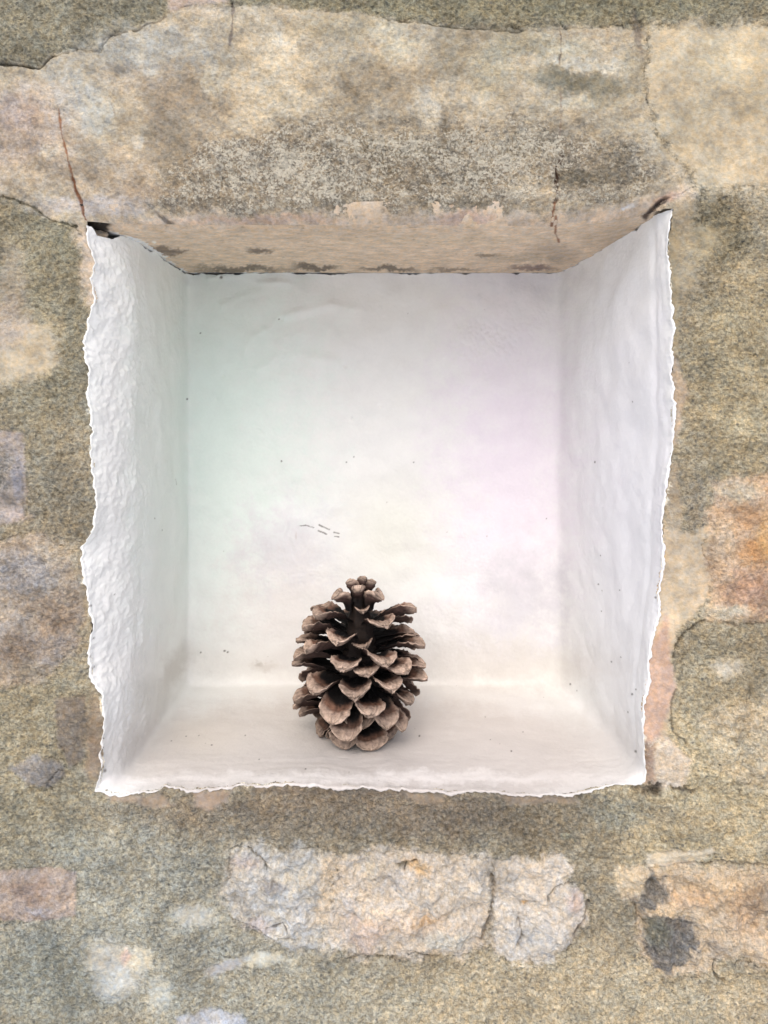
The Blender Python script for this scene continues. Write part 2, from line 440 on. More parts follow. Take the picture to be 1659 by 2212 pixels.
B(70,1750,24,18,(196,182,142),.5,rag=8)
B(245,1790,16,20,(196,186,156),.5,rag=8)
B(1580,1440,36,24,(206,196,172),.7,rag=10,grain=.5)
B(1630,1470,20,40,(150,138,108),.5)
# --- lintel
P(LINTEL,(178,164,134),.97,rag=5,soft=5,grain=.46)
B(330,110,190,62,(166,164,150),.85,rag=22,grain=.45)
B(150,200,80,70,(172,170,156),.7,rag=18,grain=.45)
B(205,255,58,44,(196,192,172),.75,rag=12,soft=.5)
B(300,170,90,40,(164,152,134),.4,rag=22)
B(60,300,130,130,(176,158,138),.8,rag=24,grain=.5)
B(60,200,80,30,(182,168,144),.5,rag=20)
B(30,240,70,50,(166,148,138),.5,rag=16)
B(70,380,80,50,(188,168,132),.6,rag=20)
B(110,330,30,20,(206,196,168),.5,rag=10)
B(240,380,120,70,(166,148,124),.55,rag=26)
B(390,260,110,120,(160,140,110),.7,rag=26)
B(395,330,40,90,(150,138,110),.5,rag=22)
B(300,130,20,20,(200,194,172),.3)
B(327,156,16,12,(206,198,174),.7,rag=6)
B(460,178,26,32,(204,196,168),.65,rag=5,soft=.35)
B(300,310,14,18,(200,190,166),.6,rag=5)
B(200,445,150,22,(180,172,164),.75,rag=12,grain=.4)
B(360,420,130,24,(160,142,120),.5,rag=14)
B(600,200,150,170,(192,176,142),.7,rag=28)
B(560,60,60,30,(176,164,136),.5,rag=10)
B(600,90,22,18,(204,196,172),.5,rag=8)
B(840,70,40,34,(206,200,172),.6,rag=14)
B(860,110,70,24,(196,190,160),.5,rag=14,rot=-.4)
B(840,190,130,60,(152,136,106),.6,rag=26)
B(740,60,120,34,(160,154,126),.5,rag=20)
B(980,120,50,60,(144,134,106),.55,rag=20)
B(920,230,36,42,(204,196,172),.6,rag=12,soft=.5)
B(960,270,14,50,(122,112,92),.5,rag=10)
B(870,265,60,14,(138,126,100),.5,rag=12)
B(1060,150,60,70,(176,166,132),.5,rag=20)
B(1240,105,60,26,(196,192,164),.5,rag=12)
B(1130,95,80,34,(160,156,126),.5,rag=20)
B(1250,180,130,30,(132,128,102),.75,rot=.15,rag=16)
B(1260,140,110,15,(206,200,176),.7,rag=12,rot=.1)
B(1180,160,24,40,(130,124,100),.5,rag=12)
B(1300,225,60,14,(150,142,112),.5,rag=12)
B(1230,222,60,16,(190,184,158),.6,rag=12)
B(1375,160,40,70,(158,148,118),.5,rag=14)
B(1378,70,12,60,(124,106,92),.5,rag=10,rot=-.15)
B(1430,90,50,26,(190,182,148),.5,rag=14)
B(1470,60,40,20,(140,128,102),.5,rag=12)
B(1330,270,80,50,(172,158,126),.5,rag=20)
# lichen zone
P([(310,455),(420,330),(560,290),(700,250),(820,280),(960,270),(1120,260),(1290,290),(1400,320),(1420,400),(1330,440),(1200,440),(1000,452),(760,455),(520,462)],(158,143,116),.75,rag=34,soft=44,grain=1.0,lich=.85)
B(560,350,130,60,(150,138,116),.5,rag=20,lich=1.0)
B(660,400,150,46,(156,142,116),.5,rag=20,lich=1.0)
B(840,320,120,30,(150,140,112),.4,rag=20,lich=.9)
B(880,400,60,50,(146,134,108),.5,rag=20,lich=.6)
B(1010,340,70,70,(150,140,116),.4,rag=20,lich=.95)
B(1130,330,80,40,(170,160,132),.4,rag=20,lich=1.0)
B(1260,385,90,22,(128,120,96),.7,rag=12,rot=-.1,lich=.2)
B(1020,440,60,20,(122,114,94),.6,rag=10)
B(1320,360,60,60,(146,136,112),.5,rag=20,lich=.4)
B(1130,400,60,30,(182,170,142),.5,rag=16,lich=.8)
B(460,440,60,14,(132,120,98),.5,rag=10)
B(740,430,60,14,(132,122,98),.5,rag=10)
# --- smooth pale stone at upper right
P(STONES[1][1],(188,171,135),.95,rag=16,soft=16,grain=.26)
B(1640,150,60,120,(178,164,128),.5,rag=24)
B(1560,130,60,60,(202,188,150),.6,rag=24)
B(1590,370,90,40,(200,180,140),.5,rag=20)
B(1480,300,50,40,(186,166,126),.5,rag=20)
P(STONES[2][1],(190,168,148),.9,rag=5,grain=.4)
B(450,30,60,14,(196,182,158),.5,rag=10)
# underside transition, pinkish
P([(165,488),(250,470),(330,468),(420,458),(600,464),(900,458),(1200,462),(1330,446),(1400,430),(1470,412),(1500,414),(1440,440),(1410,470),(1400,660),(190,660)],(222,198,167),.93,rag=10,soft=16,grain=.35,lich=-1)
B(560,470,190,9,(192,156,132),.5,rag=10)
B(1010,470,80,16,(190,150,130),.5,rag=8)
B(700,500,240,16,(204,180,148),.5,rag=10)
B(980,520,250,16,(216,194,160),.5,rag=10)
B(1330,500,80,50,(160,142,120),.35,rag=20)
B(1200,545,60,26,(152,138,122),.5,rag=12)
P([(275,540),(330,532),(380,536),(405,544),(360,552),(300,552)],(112,98,86),.8,rag=8,soft=4,grain=.6)
B(560,541,30,6,(108,96,84),.8,rag=8)
B(1050,553,36,5,(120,108,92),.7,rag=8)
B(520,582,110,9,(104,96,84),.8,rag=10)
B(680,577,60,8,(88,80,72),.8,rag=10)
B(840,582,70,6,(92,84,76),.8,rag=8)
B(980,583,60,5,(110,98,86),.6,rag=8)
B(1150,578,60,6,(112,88,92),.7,rag=6)
B(1120,560,90,10,(172,156,130),.5,rag=8)
B(355,472,26,6,(104,94,84),.75,rag=6,rot=.4)
B(1440,430,34,10,(196,160,136),.7,rag=5,rot=-.3)
P([(1386,470),(1402,452),(1418,438),(1436,428),(1446,428),(1424,446),(1408,462),(1396,476)],(62,44,38),.9,rag=3,soft=3,h=-2.5,grain=.3)
P([(1345,448),(1372,438),(1376,444),(1350,452)],(235,232,225),.95,rag=3,soft=2,grain=.1)
B(333,523,5,3,(240,238,232),.9,rag=2,grain=.1)
# rusty crack and brown crack
S([(126,236),(132,275),(140,310),(150,345),(158,385),(167,415)],3.2,(150,96,52),.85,2,h=-.5)
S([(158,385),(167,415),(175,440),(180,462),(184,472)],5.0,(138,84,44),.9,2,h=-.6)
S([(184,472),(200,482),(232,494)],2.0,(140,96,66),.8,2,h=-.3)
S([(1213,336),(1208,352),(1199,366),(1200,385),(1196,398),(1204,420),(1200,440)],7.5,(92,64,44),.95,5,h=-.9)
S([(1200,438),(1197,460),(1202,480),(1198,505),(1206,522)],4.2,(146,98,62),.95,3,h=-.3)
S([(1212,60),(1210,140)],2.2,(110,88,74),.6,3,h=-.4)
S([(1212,190),(1210,300)],2.2,(140,104,84),.45,5,h=-.2)
S([(505,10),(506,40),(498,100)],4,(120,104,96),.6,3,h=-.8)  # crack with its shadow line put into the colour
S([(240,225),(250,250)],3,(140,120,100),.5,2)
S([(960,250),(966,290)],2,(120,112,90),.4,2)
# joints
S([(0,141),(60,146),(84,148),(98,138),(112,122)],3.0,(84,76,58),.85,2,h=-1.8)
S([(112,122),(170,104),(214,110),(240,74),(300,60),(360,36)],2.2,(120,108,84),.5,4,h=-1.0)
S([(0,421),(60,441),(112,476),(165,490)],4.0,(104,98,70),.7,3,h=-1.2)
S([(860,44),(1000,64),(1130,70)],2.6,(112,104,72),.6,3,h=-1.0)
S([(1130,70),(1290,56),(1390,40)],2.2,(116,108,78),.4,3,h=-.6)
S([(1516,410),(1512,440),(1520,480)],3,(112,98,68),.6,4,h=-.6)
# --- left stones
P(STONES[3][1],(166,154,144),.9,rag=6,grain=.5)
B(10,1010,30,50,(148,144,132),.7,rag=14,grain=.9); B(44,1030,14,50,(140,138,142),.8,rag=6); B(20,1075,26,20,(116,112,104),.6,rag=10); B(40,1110,30,14,(190,174,164),.7)
P(STONES[4][1],(176,160,138),.92,rag=10,soft=8,grain=.75)
B(50,1240,80,60,(162,158,154),.7,rag=20); B(120,1330,60,50,(168,144,116),.7,rag=20); B(70,1440,60,30,(158,146,120),.6,rag=16)
B(30,1400,50,50,(156,132,106),.6,rag=16); B(110,1400,60,40,(166,156,146),.6,rag=16); B(130,1190,60,30,(190,174,144),.6,rag=14); B(30,1340,50,40,(178,164,146),.5,rag=16)
P(STONES[5][1],(138,124,106),.9,rag=6,grain=.6)
P(STONES[6][1],(146,142,136),.92,rag=6,grain=.6)
B(100,1510,40,40,(160,150,118),.3)
P(STONES[7][1],(176,158,142),.92,rag=2,soft=3,grain=.6)
B(60,1920,60,30,(164,142,126),.7,rag=18); B(90,1960,40,12,(168,164,166),.7,rag=10); B(158,1940,6,44,(200,176,148),.8,rag=3)
# --- bottom rubble stones
P(STONES[8][1],(186,181,168),.9,rag=18,soft=14,grain=.62)
B(560,1930,70,50,(176,173,164),.6,rag=16); B(600,1910,50,14,(142,130,118),.55,rag=10); B(530,1860,40,20,(196,178,170),.5,rag=10); B(645,1900,40,20,(214,198,166),.6,rag=10)
B(660,1980,60,50,(204,200,190),.6,rag=14); B(560,2000,40,20,(198,186,188),.5,rag=10)
P([(700,1850),(745,1840),(748,1880),(720,1940),(700,2000),(672,2004),(690,1930)],(226,206,172),.9,rag=8,soft=8)
P(STONES[9][1],(212,197,174),.9,rag=18,soft=14,grain=.6)
B(800,1880,40,30,(214,196,158),.6,rag=14); B(905,1872,30,22,(206,166,104),.85,rag=10,rot=.6); B(845,1900,40,40,(190,186,178),.5,rag=14)
B(1000,1920,60,40,(220,208,186),.6,rag=16); B(880,1990,80,30,(222,196,164),.6,rag=14); B(920,1985,40,8,(206,164,104),.7,rag=10,rot=-.3)
B(790,2010,50,40,(214,188,166),.7,rag=14); B(960,2030,60,20,(196,198,184),.6,rag=14); B(750,1960,24,40,(198,190,184),.4)
B(873,1866,14,10,(112,106,84),.8,rag=6,h=-1.5)
B(780,1870,12,40,(176,172,166),.5,rag=8)
P(STONES[10][1],(216,204,184),.9,rag=14,soft=8,grain=.55)
B(1130,1880,60,24,(222,204,176),.6,rag=12); B(1160,2020,70,40,(204,204,198),.6,rag=14); B(1245,1950,22,26,(214,186,168),.7,rag=8); B(1137,1951,9,6,(204,158,84),.9,rag=4)
B(1075,1910,16,26,(160,146,124),.7,rag=8); B(1110,1905,40,10,(170,164,150),.5,rag=8)
S([(1062,1895),(1070,1935),(1055,1990),(1040,2030)],9,(138,124,104),.7,6,h=-2.4)
S([(1120,1990),(1128,2020),(1118,2040)],4,(120,110,96),.6,3,h=-1.6)
S([(1240,1912),(1200,1916),(1182,1934),(1186,1944)],2.6,(104,94,74),.65,5,h=-2.0)
S([(1272,1952),(1262,1985),(1240,2020)],5,(124,110,94),.7,3,h=-1.6)
S([(1100,2085),(1150,2088),(1220,2060)],3.2,(232,214,176),.8,3,h=.8)
S([(740,2068),(900,2062),(1040,2064)],2.4,(150,138,112),.4,4,h=-1.0)
S([(900,1856),(880,1862),(874,1880)],2.4,(70,64,50),.8,2,h=-1.5)
S([(880,2056),(900,2052),(916,2058)],2.6,(76,70,56),.8,2,h=-1.5)
S([(540,1830),(566,1850),(578,1880)],3,(112,100,76),.7,5,h=-1.5)
S([(590,1998),(612,1996),(620,2008)],3,(96,86,72),.7,3,h=-1.5)
S([(500,1985),(545,2000),(580,2020),(640,2030)],3,(128,118,94),.5,5,h=-1.2)
S([(140,1672),(120,1664),(100,1690),(108,1704)],3,(90,82,68),.5,6,h=-1.2)
# --- right stones
P(STONES[11][1],(206,182,146),.9,rag=14,soft=12,grain=.7)
B(1560,1920,110,40,(206,176,130),.6,rag=16); B(1610,1970,50,60,(196,160,118),.6,rag=18); B(1500,1940,60,20,(212,176,132),.6,rag=12)
P([(1372,1908),(1400,1886),(1430,1900),(1446,1935),(1430,1955),(1396,1966),(1372,1950)],(128,125,116),.85,rag=16,soft=9,grain=.95,h=1.2)
P([(1392,2020),(1430,1980),(1470,1968),(1500,1990),(1506,2030),(1488,2070),(1450,2100),(1410,2090),(1388,2050)],(124,123,118),.85,rag=18,soft=10,grain=1.0,h=1.2)
B(1420,2010,30,30,(140,142,118),.6,rag=12); B(1470,2000,30,14,(150,132,110),.5,rag=10); B(1545,2040,24,30,(158,140,116),.7,rag=10); B(1640,1940,36,60,(150,130,104),.6,rag=14)
B(1440,1970,50,10,(216,190,146),.7,rag=8)
S([(1370,1950),(1378,1985),(1400,2000)],3,(120,104,78),.6,4,h=-1)
S([(1546,2070),(1534,2090),(1546,2112),(1560,2116)],4,(98,84,60),.8,4,h=-1.6)
S([(1400,1878),(1480,1868),(1560,1860),(1659,1868)],4,(150,132,100),.7,4,h=-1.2)
B(1360,1905,36,30,(222,200,158),.7,rag=10,grain=.5)
B(1610,2120,70,30,(200,180,134),.5,rag=14)
P(STONES[12][1],(218,200,164),.92,rag=3,soft=3,grain=.35)
B(1465,1868,50,6,(240,216,180),.7,rag=4)
P(STONES[13][1],(196,164,126),.92,rag=12,soft=12,grain=.68)
B(1640,1190,50,40,(196,140,72),.85,rag=14); B(1600,1120,60,30,(186,140,88),.7,rag=14); B(1590,1060,60,24,(200,184,150),.8,rag=12)
B(1620,1270,60,50,(196,148,112),.7,rag=18); B(1560,1160,30,60,(206,184,148),.5,rag=14); B(1570,1320,50,16,(206,196,166),.8,rag=8); B(1655,1160,20,60,(208,158,76),.6,rag=10)
B(1500,1100,24,80,(162,146,118),.5,rag=8)
S([(1524,1336),(1500,1352),(1480,1368),(1462,1392),(1458,1420)],4,(104,92,66),.75,3,h=-1.2)
S([(1560,1342),(1600,1350),(1659,1344)],3,(120,104,78),.6,3,h=-1)
S([(1458,1490),(1448,1530),(1455,1580),(1480,1600)],3,(100,90,66),.6,3,h=-.8)
P(STONES[14][1],(184,186,188),.9,rag=6,grain=.5)
P(STONES[15][1],(212,192,152),.7,rag=14,soft=12,grain=.85)
B(1600,1560,60,30,(226,206,166),.5,rag=14); B(1560,1640,60,30,(220,200,154),.5,rag=14); B(1640,1620,40,50,(222,202,160),.5,rag=14)
B(1590,1590,14,14,(112,100,76),.5,rag=8)

WB = 1.0
def paint(x, y, ops, base=BASE, base_grain=1.0, rag_seed=0):
    """evaluate the plan at points (x, y): colour, sandiness, lichen, height in mm"""
    n = x.size
    C = np.tile(lin(base), (n, 1)); G = np.full(n, base_grain); L = np.zeros(n); H = np.zeros(n)
    wx = fbm2(x, y, 46, 4, 11 + rag_seed, .6); wy = fbm2(x, y, 46, 4, 23 + rag_seed, .6)
    fx = fbm2(x, y, 9, 3, 31 + rag_seed, .7); fy = fbm2(x, y, 9, 3, 37 + rag_seed, .7)
    for op in ops:
        kind, geo, c, a, soft, rag, grain, lich, h = op[:9]
        if kind == 'b':
            cx, cy, rx, ry, rot = geo; pad = max(rx, ry) * 1.35 + rag * 1.5
            m = (abs(x - cx) < pad) & (abs(y - cy) < pad)
        else:
            ar = np.array(geo); pad = 14 + rag * 2 + soft * 2
            m = (x > ar[:, 0].min() - pad) & (x < ar[:, 0].max() + pad) & (y > ar[:, 1].min() - pad) & (y < ar[:, 1].max() + pad)
        idx = np.nonzero(m)[0]
        if not len(idx): continue
        px = x[idx] + (wx[idx] * 1.3 + fx[idx] * .5) * rag; py = y[idx] + (wy[idx] * 1.3 + fy[idx] * .5) * rag
        if kind == 'b':
            dx, dy = px - cx, py - cy
            ca, sa = math.cos(rot), math.sin(rot)
            u = (dx * ca + dy * sa) / rx; v = (-dx * sa + dy * ca) / ry
            r = np.sqrt(u * u + v * v)
            k = 1 - sstep(1 - soft, 1 + soft * .45, r)
        elif kind == 'p':
            sd_ = sdf_poly(px, py, geo); k = 1 - sstep(-soft, soft, sd_)
        else:
            sd_, tt = dist_line(px, py, geo); sf = op[9]
            wv = soft * .55 * np.clip(.75 + 1.5 * n2(px, py, 26, 77) + .8 * n2(px, py, 8, 79), 0.25, 2)
            k = (1 - sstep(wv * .6, wv * 1.5 + sf, sd_)) * sstep(0, .5, wv)
        k2 = k * a
        C[idx] += (lin(c) - C[idx]) * k2[:, None]
        if grain is not None: G[idx] += (grain - G[idx]) * k
        if lich is not None: L[idx] += (max(lich, 0) - L[idx]) * k
        if h: H[idx] += h * k
    return C, G, L, H

def stone_fields(x, y):
    """label of the stone under each point and the relief it adds (mm)"""
    lab = np.full(x.size, -1); H = np.zeros(x.size)
    wx = fbm2(x, y, 46, 5, 61, .7) * 13; wy = fbm2(x, y, 46, 5, 67, .7) * 13
    for i, (nm, poly, hgt, rough) in enumerate(STONES):
        ar = np.array(poly); pad = 40
        idx = np.nonzero((x > ar[:, 0].min() - pad) & (x < ar[:, 0].max() + pad) & (y > ar[:, 1].min() - pad) & (y < ar[:, 1].max() + pad))[0]
        if not len(idx): continue
        s = sdf_poly(x[idx] + wx[idx], y[idx] + wy[idx], poly)
        ins = s < 0
        lab[idx[ins]] = i
        k = sstep(0, 24, -s); ed = sstep(-.15, .35, fbm2(x[idx], y[idx], 70, 2, 180 + i))
        rel = fbm2(x[idx], y[idx], 60, 5, 100 + i, .55) * rough * 3.0
        # facets: broken planes of the split face
        rel2 = abs(fbm2(x[idx] + i * 50, y[idx], 85, 3, 140 + i, .5)) * rough * -3.6
        H[idx] += k * (hgt * 1.3 + rel + rel2) - .8 * ed * np.exp(-(s / 3.5) ** 2)
    return lab, H

# ------------------------------------------------------------------ the wall: an Empty with its parts
wall = bpy.data.objects.new('stone_wall', None); col.objects.link(wall)
wall.location = (0, 0, 0)
wall['label'] = 'rough rubble stone wall with sandy mortar and a white painted square niche under a long lintel'
wall['category'] = 'wall'

def axis_grid(lo, a, b, hi, fine, coarse):
    return np.concatenate([np.arange(lo, a, coarse), np.arange(a, b, fine), np.arange(b, hi, coarse)])

gx = np.concatenate([np.arange(-1700, -400, 26.0), axis_grid(-400, -14, 1673, 2060, 2.0, 9.0), np.arange(2061, 3400, 26.0)])
gy = np.concatenate([np.arange(-1500, -180, 26.0), axis_grid(-180, -14, 2226, 2500, 2.0, 9.0), np.arange(2501, 3900, 26.0)])
GX, GY = np.meshgrid(gx, gy); shp = GX.shape
X = GX.ravel(); Y = GY.ravel()
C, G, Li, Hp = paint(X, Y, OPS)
# margin of the opening
A = ang(X, Y); RR = np.hypot(X - OC[0], Y - OC[1]); dE = RR - r_out(A)
lab, Hs = stone_fields(X, Y)
# long undulation, sandy relief
H = Hs + Hp + fbm2(X, Y, 260, 3, 3) * 4.5 + fbm2(X, Y, 90, 2, 6) * 2.0 + fbm2(X, Y, 34, 2, 8) * 1.0 * (0.4 + G)
grain_h = n2(X, Y, 21, 200) * .7 + n2(X, Y, 11.5, 201) * .75 + n2(X, Y, 7.0, 202) * .6 + n2(X, Y, 4.6, 203) * .3
grain_h = grain_h + .5 * np.abs(n2(X, Y, 9.3, 204))
H += grain_h * np.clip(G * 1.25 - .12, 0.10, 1.5) * 1.5
pits = np.clip(n2(X, Y, 17, 210) - .38, 0, 1) * -4.0
H += pits * np.clip(G, 0, 1)
mort = sstep(-.5, .5, -(lab + .5))
H += np.where(lab < 0, 1.0 * sstep(-.1, .3, fbm2(X, Y, 90, 3, 215)), 0)
top = (A < A_L) | (A > A_R)
top = top | (Y < 500)
dTop = lintel_y(X) - Y
ly = lintel_y(X)
inx = (X > 172) & (X < 1452)
RT = 64.0
yw = -H / 1000.0
# sides and sill: the face rolls gently towards the painted edge
k = 1 - sstep(0, 16, dE)
yw_side = yw * (1 - k) + (0.0007 + .0016 * n2(X, Y, 13, 230) + .0012 * n2(X, Y, 5.5, 231)) * k
yw = np.where(~top, yw_side, yw)
# lintel arris: quarter round
dT = np.clip(ly - Y, 0, RT)
arc = RT - np.sqrt(np.maximum(RT * RT - (RT - dT) ** 2, 0))
taper = sstep(170, 260, X) * (1 - sstep(1360, 1440, X))
yw = np.where((Y < ly + 3) & (Y > ly - RT), yw * (1 - taper * .65 * (1 - dT / RT)) + arc * Q * taper, yw)
hole = np.where(Y < 500, (Y > ly) & inx & ((A < A_L + .3) | (A > A_R - .3)) & (dE < 1.5), dE < -.9)
hole = hole | ((Y >= 480) & (dE < -.9 + 1.6 * n2(X, Y, 8, 233))) | (top & (Y > ly) & inx & (dE < 1.5))
V = np.stack([(X - CX) * Q, yw, (CY - Y) * Q], 1)
data = np.stack([np.clip(G, 0, 1.3), np.clip(Li, 0, 1), G * 0], 1)
quads = grid_quads(*shp)
hq = hole[quads].any(1)
at_hole = np.zeros(len(V), bool); at_hole[quads[hq].ravel()] = True
quads = quads[~hq]
cell = lab[quads[:, 0]]
WALL_ALB = 1.0
def mineral(c):
    l = (c @ np.array([.2126, .7152, .0722]))[:, None]
    return np.clip((l + (c - l) * .77) * np.array([.985, 1.0, 1.04]), 0, 1)
_m = 1 + .24 * fbm2(X, Y, 170, 3, 499) + .27 * fbm2(X, Y, 70, 4, 501, .65) + .14 * fbm2(X, Y, 18, 3, 507, .7) + np.clip(G, 0, 1.2) * (.26 * n2(X, Y, 9, 511) + .26 * n2(X, Y, 5.2, 513))
_ru = (X * .86 + Y * .5) / 3.4; _rv = -X * .5 + Y * .86
_ru = np.where(X > 900, (X * .94 - Y * .34) / 3.4, _ru); _rv = np.where(X > 900, X * .34 + Y * .94, _rv)
_m = _m + (lab == 0) * sstep(0, 60, abs(X - 900)) * .24 * fbm2(_ru, _rv, 26, 3, 531, .6)
_w = .07 * fbm2(X, Y, 110, 3, 521)
_lum = (C @ np.array([.2126, .7152, .0722])); C = C * (np.minimum((_lum / .36) ** .26, 1.03) * (1 - .12 * sstep(.42, .6, _lum)) * 1.0)[:, None]
C = C * _m[:, None] * np.stack([1 + _w, 1 + 0 * _w, 1 - 1.3 * _w], 1)
_dab = sstep(.0, .16, fbm2(X, Y, 26, 2, 541) * .9 + n2(X, Y, 6, 545) * .45 + n2(X, Y, 3.9, 547) * .3 + .16 - np.clip(dE, 0, 40) / 15.0)
_side = (dE > 0) & (Y > 500)
Calb = mineral(C)
_dw = np.where(_side, _dab, 0)[:, None]; G = G * (1 - .7 * _dw[:, 0])
Calb = Calb + (lin((232, 226, 208)) - Calb) * _dw * .9
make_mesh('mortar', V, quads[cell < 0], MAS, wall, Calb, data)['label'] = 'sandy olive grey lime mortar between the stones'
stone_labels = {
 1: 'smooth pale tan stone at the right end of the lintel', 3: 'bluish grey stone left of the niche', 4: 'large mottled grey and brown stone left of the niche',
 5: 'small dark brown stone beside the lower left edge of the niche', 6: 'small dark grey stone left of the sill', 7: 'reddish square cut stone at lower left',
 8: 'pale bluish grey rubble stone below the niche', 9: 'peach coloured rubble stone with rusty stains below the niche', 10: 'pale pinkish rubble stone with a crack, lower right of centre',
 11: 'orange tan stone with dark grey lumps at lower right', 12: 'thin pale sliver of stone at lower right', 13: 'rusty orange stone right of the niche',
 15: 'rough cream stone right of the sill'}
lintel_obj = None
for i, (nm, poly, hgt, rough) in enumerate(STONES):
    q = quads[cell == i]
    if not len(q): continue
    v2, q2, (c2, d2) = add_skirt(V, q, [Calb, data], 0.018, at_hole)
    o = make_mesh(nm, v2, q2, MAS, wall, c2, d2)
    if i in stone_labels: o['label'] = stone_labels[i]
    if nm == 'lintel':
        lintel_obj = o; o['label'] = 'long weathered lintel stone with lichen and a rusty crack'

# ------------------------------------------------------------------ underside of the lintel
DEP = 0.182
def kf(y): return D / (D + y)
SOF_BACK = 486.0
def soffit_z(x, y):
    f = np.clip(y / DEP, 0, 1)
    pl = lintel_y(x) * (1 - f) + SOF_BACK * f + 3.0 * np.sin(f * 3.1) 
    return (CY - pl) * Q
sx = np.arange(166, 1462, 2.4); sy = np.concatenate([np.array([.0006, .0012, .0018, .0025, .0032, .0040, .0048, .0056, .0064, .0072, .0081]), np.arange(0.0090, DEP + 0.012, 0.0009)])
SX, SY = np.meshgrid(sx, sy); sh = SX.shape; SX = SX.ravel(); SY = SY.ravel()
sz = soffit_z(SX, SY)
pvx = CX + (SX - CX) * kf(SY); pvy = CY - sz / Q * kf(SY)
# colour is laid out on the underside itself (x across, depth as seen rows)
c_, g_, l_, h_ = paint(pvx, pvy, OPS, base=(224, 200, 170), base_grain=.5)

_ar = np.clip(SY / Q, 0, RT); _dz = RT - np.sqrt(np.maximum(RT * RT - (RT - _ar) ** 2, 0))
sz = sz + (_dz + .8 * (_ar < RT)) * Q
pn = fbm2(SX, SY / Q, 60, 4, 301) * .6 + n2(SX, SY / Q, 9, 305) * .16
sz = sz - (pn + 0) / 1000.0 - np.where(h_ < 0, h_ / 1000, 0) * .0
# streaks along the stone's bed
st = .7 * fbm2(SX * .55, SY / Q, 26, 4, 311, .7) + .5 * fbm2(SX, SY / Q, 60, 3, 315)
c_ = c_ * (1 + .24 * st)[:, None] * np.array([1.0, .985, .93])
_sp = fbm2(SX, SY / Q * 1.2, 34, 4, 345, .7); c_ = c_ * (1 + .10 * _sp[:, None] * np.array([1.0, 1.1, 1.5]))
c_ = c_ * (1 - .25 * sstep(.30, .5, n2(SX * .6, SY / Q * 1.4, 10, 347)))[:, None]
# whitewash lapped on to the stone next to the walls
xl = np.interp(SY, [0, .035, DEP], [200, 250, 250]); xr = np.interp(SY, [0, DEP], [1440, 1346])
edge = np.minimum(np.minimum(SX - xl, xr - SX), (DEP - SY) / Q)
rg = fbm2(SX, SY / Q, 20, 3, 321) * 16 + n2(SX, SY / Q, 5, 325) * 5
wleft = 1 - sstep(560, 760, SX)
gap_shade = (1 - sstep(.019, .023, SY)) * (1 - sstep(214, 236, SX + (SY / Q - 30) * .3 + 16 * n2(SX, SY / Q, 12, 351)))  # darkness of the open gap at the left end, painted on the stone
lap = 1 - sstep(-1.2, 1.2, edge - (1.0 + 9.0 * wleft * sstep(.05, .03, abs(SY - .07)) + 4 * wleft) - rg * (.4 + .6 * wleft))
c_ = c_ + (lin((232, 232, 226)) - c_) * (np.clip(lap, 0, 1) * sstep(.012, .02, SY))[:, None]
c_ = c_ + (lin((36, 32, 30)) - c_) * (gap_shade * .95)[:, None]
# darkness of the open crack along the back wall, put into the colour
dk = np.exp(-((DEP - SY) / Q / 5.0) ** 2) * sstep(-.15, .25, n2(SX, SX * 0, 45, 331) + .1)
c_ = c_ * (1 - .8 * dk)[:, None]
y_front = SY.copy()
sv = np.stack([(SX - CX) * Q, SY, sz], 1)
so = make_mesh('underside', sv, grid_quads(*sh, flip=True), MAS, lintel_obj, mineral(c_), np.stack([g_ * .7, l_ * 0, l_ * 0], 1))
so['label'] = 'smooth tan underside of the lintel over the niche'

# ------------------------------------------------------------------ white painted lining of the niche
c0 = np.array([(OC[0] - CX) * Q, 0.0, (CY - OC[1]) * Q])
XL0, XL1 = (250 - CX) * Q, (250 - CX) * Q
XR0, XR1 = (1436 - CX) * Q, (1346 - CX) * Q
ZB = (CY - 1701) * Q
ZT = (CY - 462) * Q
def smin_r(P0, weights=False):
    d = P0 - c0
    mL = (XL1 - XL0) / DEP; mR = (XR1 - XR0) / DEP
    big = 50.0
    dl = d[:, 0] - mL * d[:, 1]; rL = np.where(dl < -1e-6, (XL0 - c0[0]) / np.where(dl < -1e-6, dl, -1), big)
    dr = d[:, 0] - mR * d[:, 1]; rR = np.where(dr > 1e-6, (XR0 - c0[0]) / np.where(dr > 1e-6, dr, 1), big)
    rB = np.where(d[:, 2] < -1e-6, (ZB - c0[2]) / np.where(d[:, 2] < -1e-6, d[:, 2], -1), big)
    rK = np.where(d[:, 1] > 1e-6, DEP / np.where(d[:, 1] > 1e-6, d[:, 1], 1), big)
    R = np.stack([rL, rR, rB, rK], 1)
    # tight in the left corners, softer on the right
    kk = 74.0 - 30.0 * sstep(0.0, 0.16, P0[:, 0])
    kk = kk[:, None]
    m = R.min(1, keepdims=True)
    if weights:
        e_ = np.exp(-kk * (R - m)); return m, d, e_ / e_.sum(1, keepdims=True)
    return (m[:, 0] - np.log(np.exp(-kk * (R - m)).sum(1)) / kk[:, 0]), d

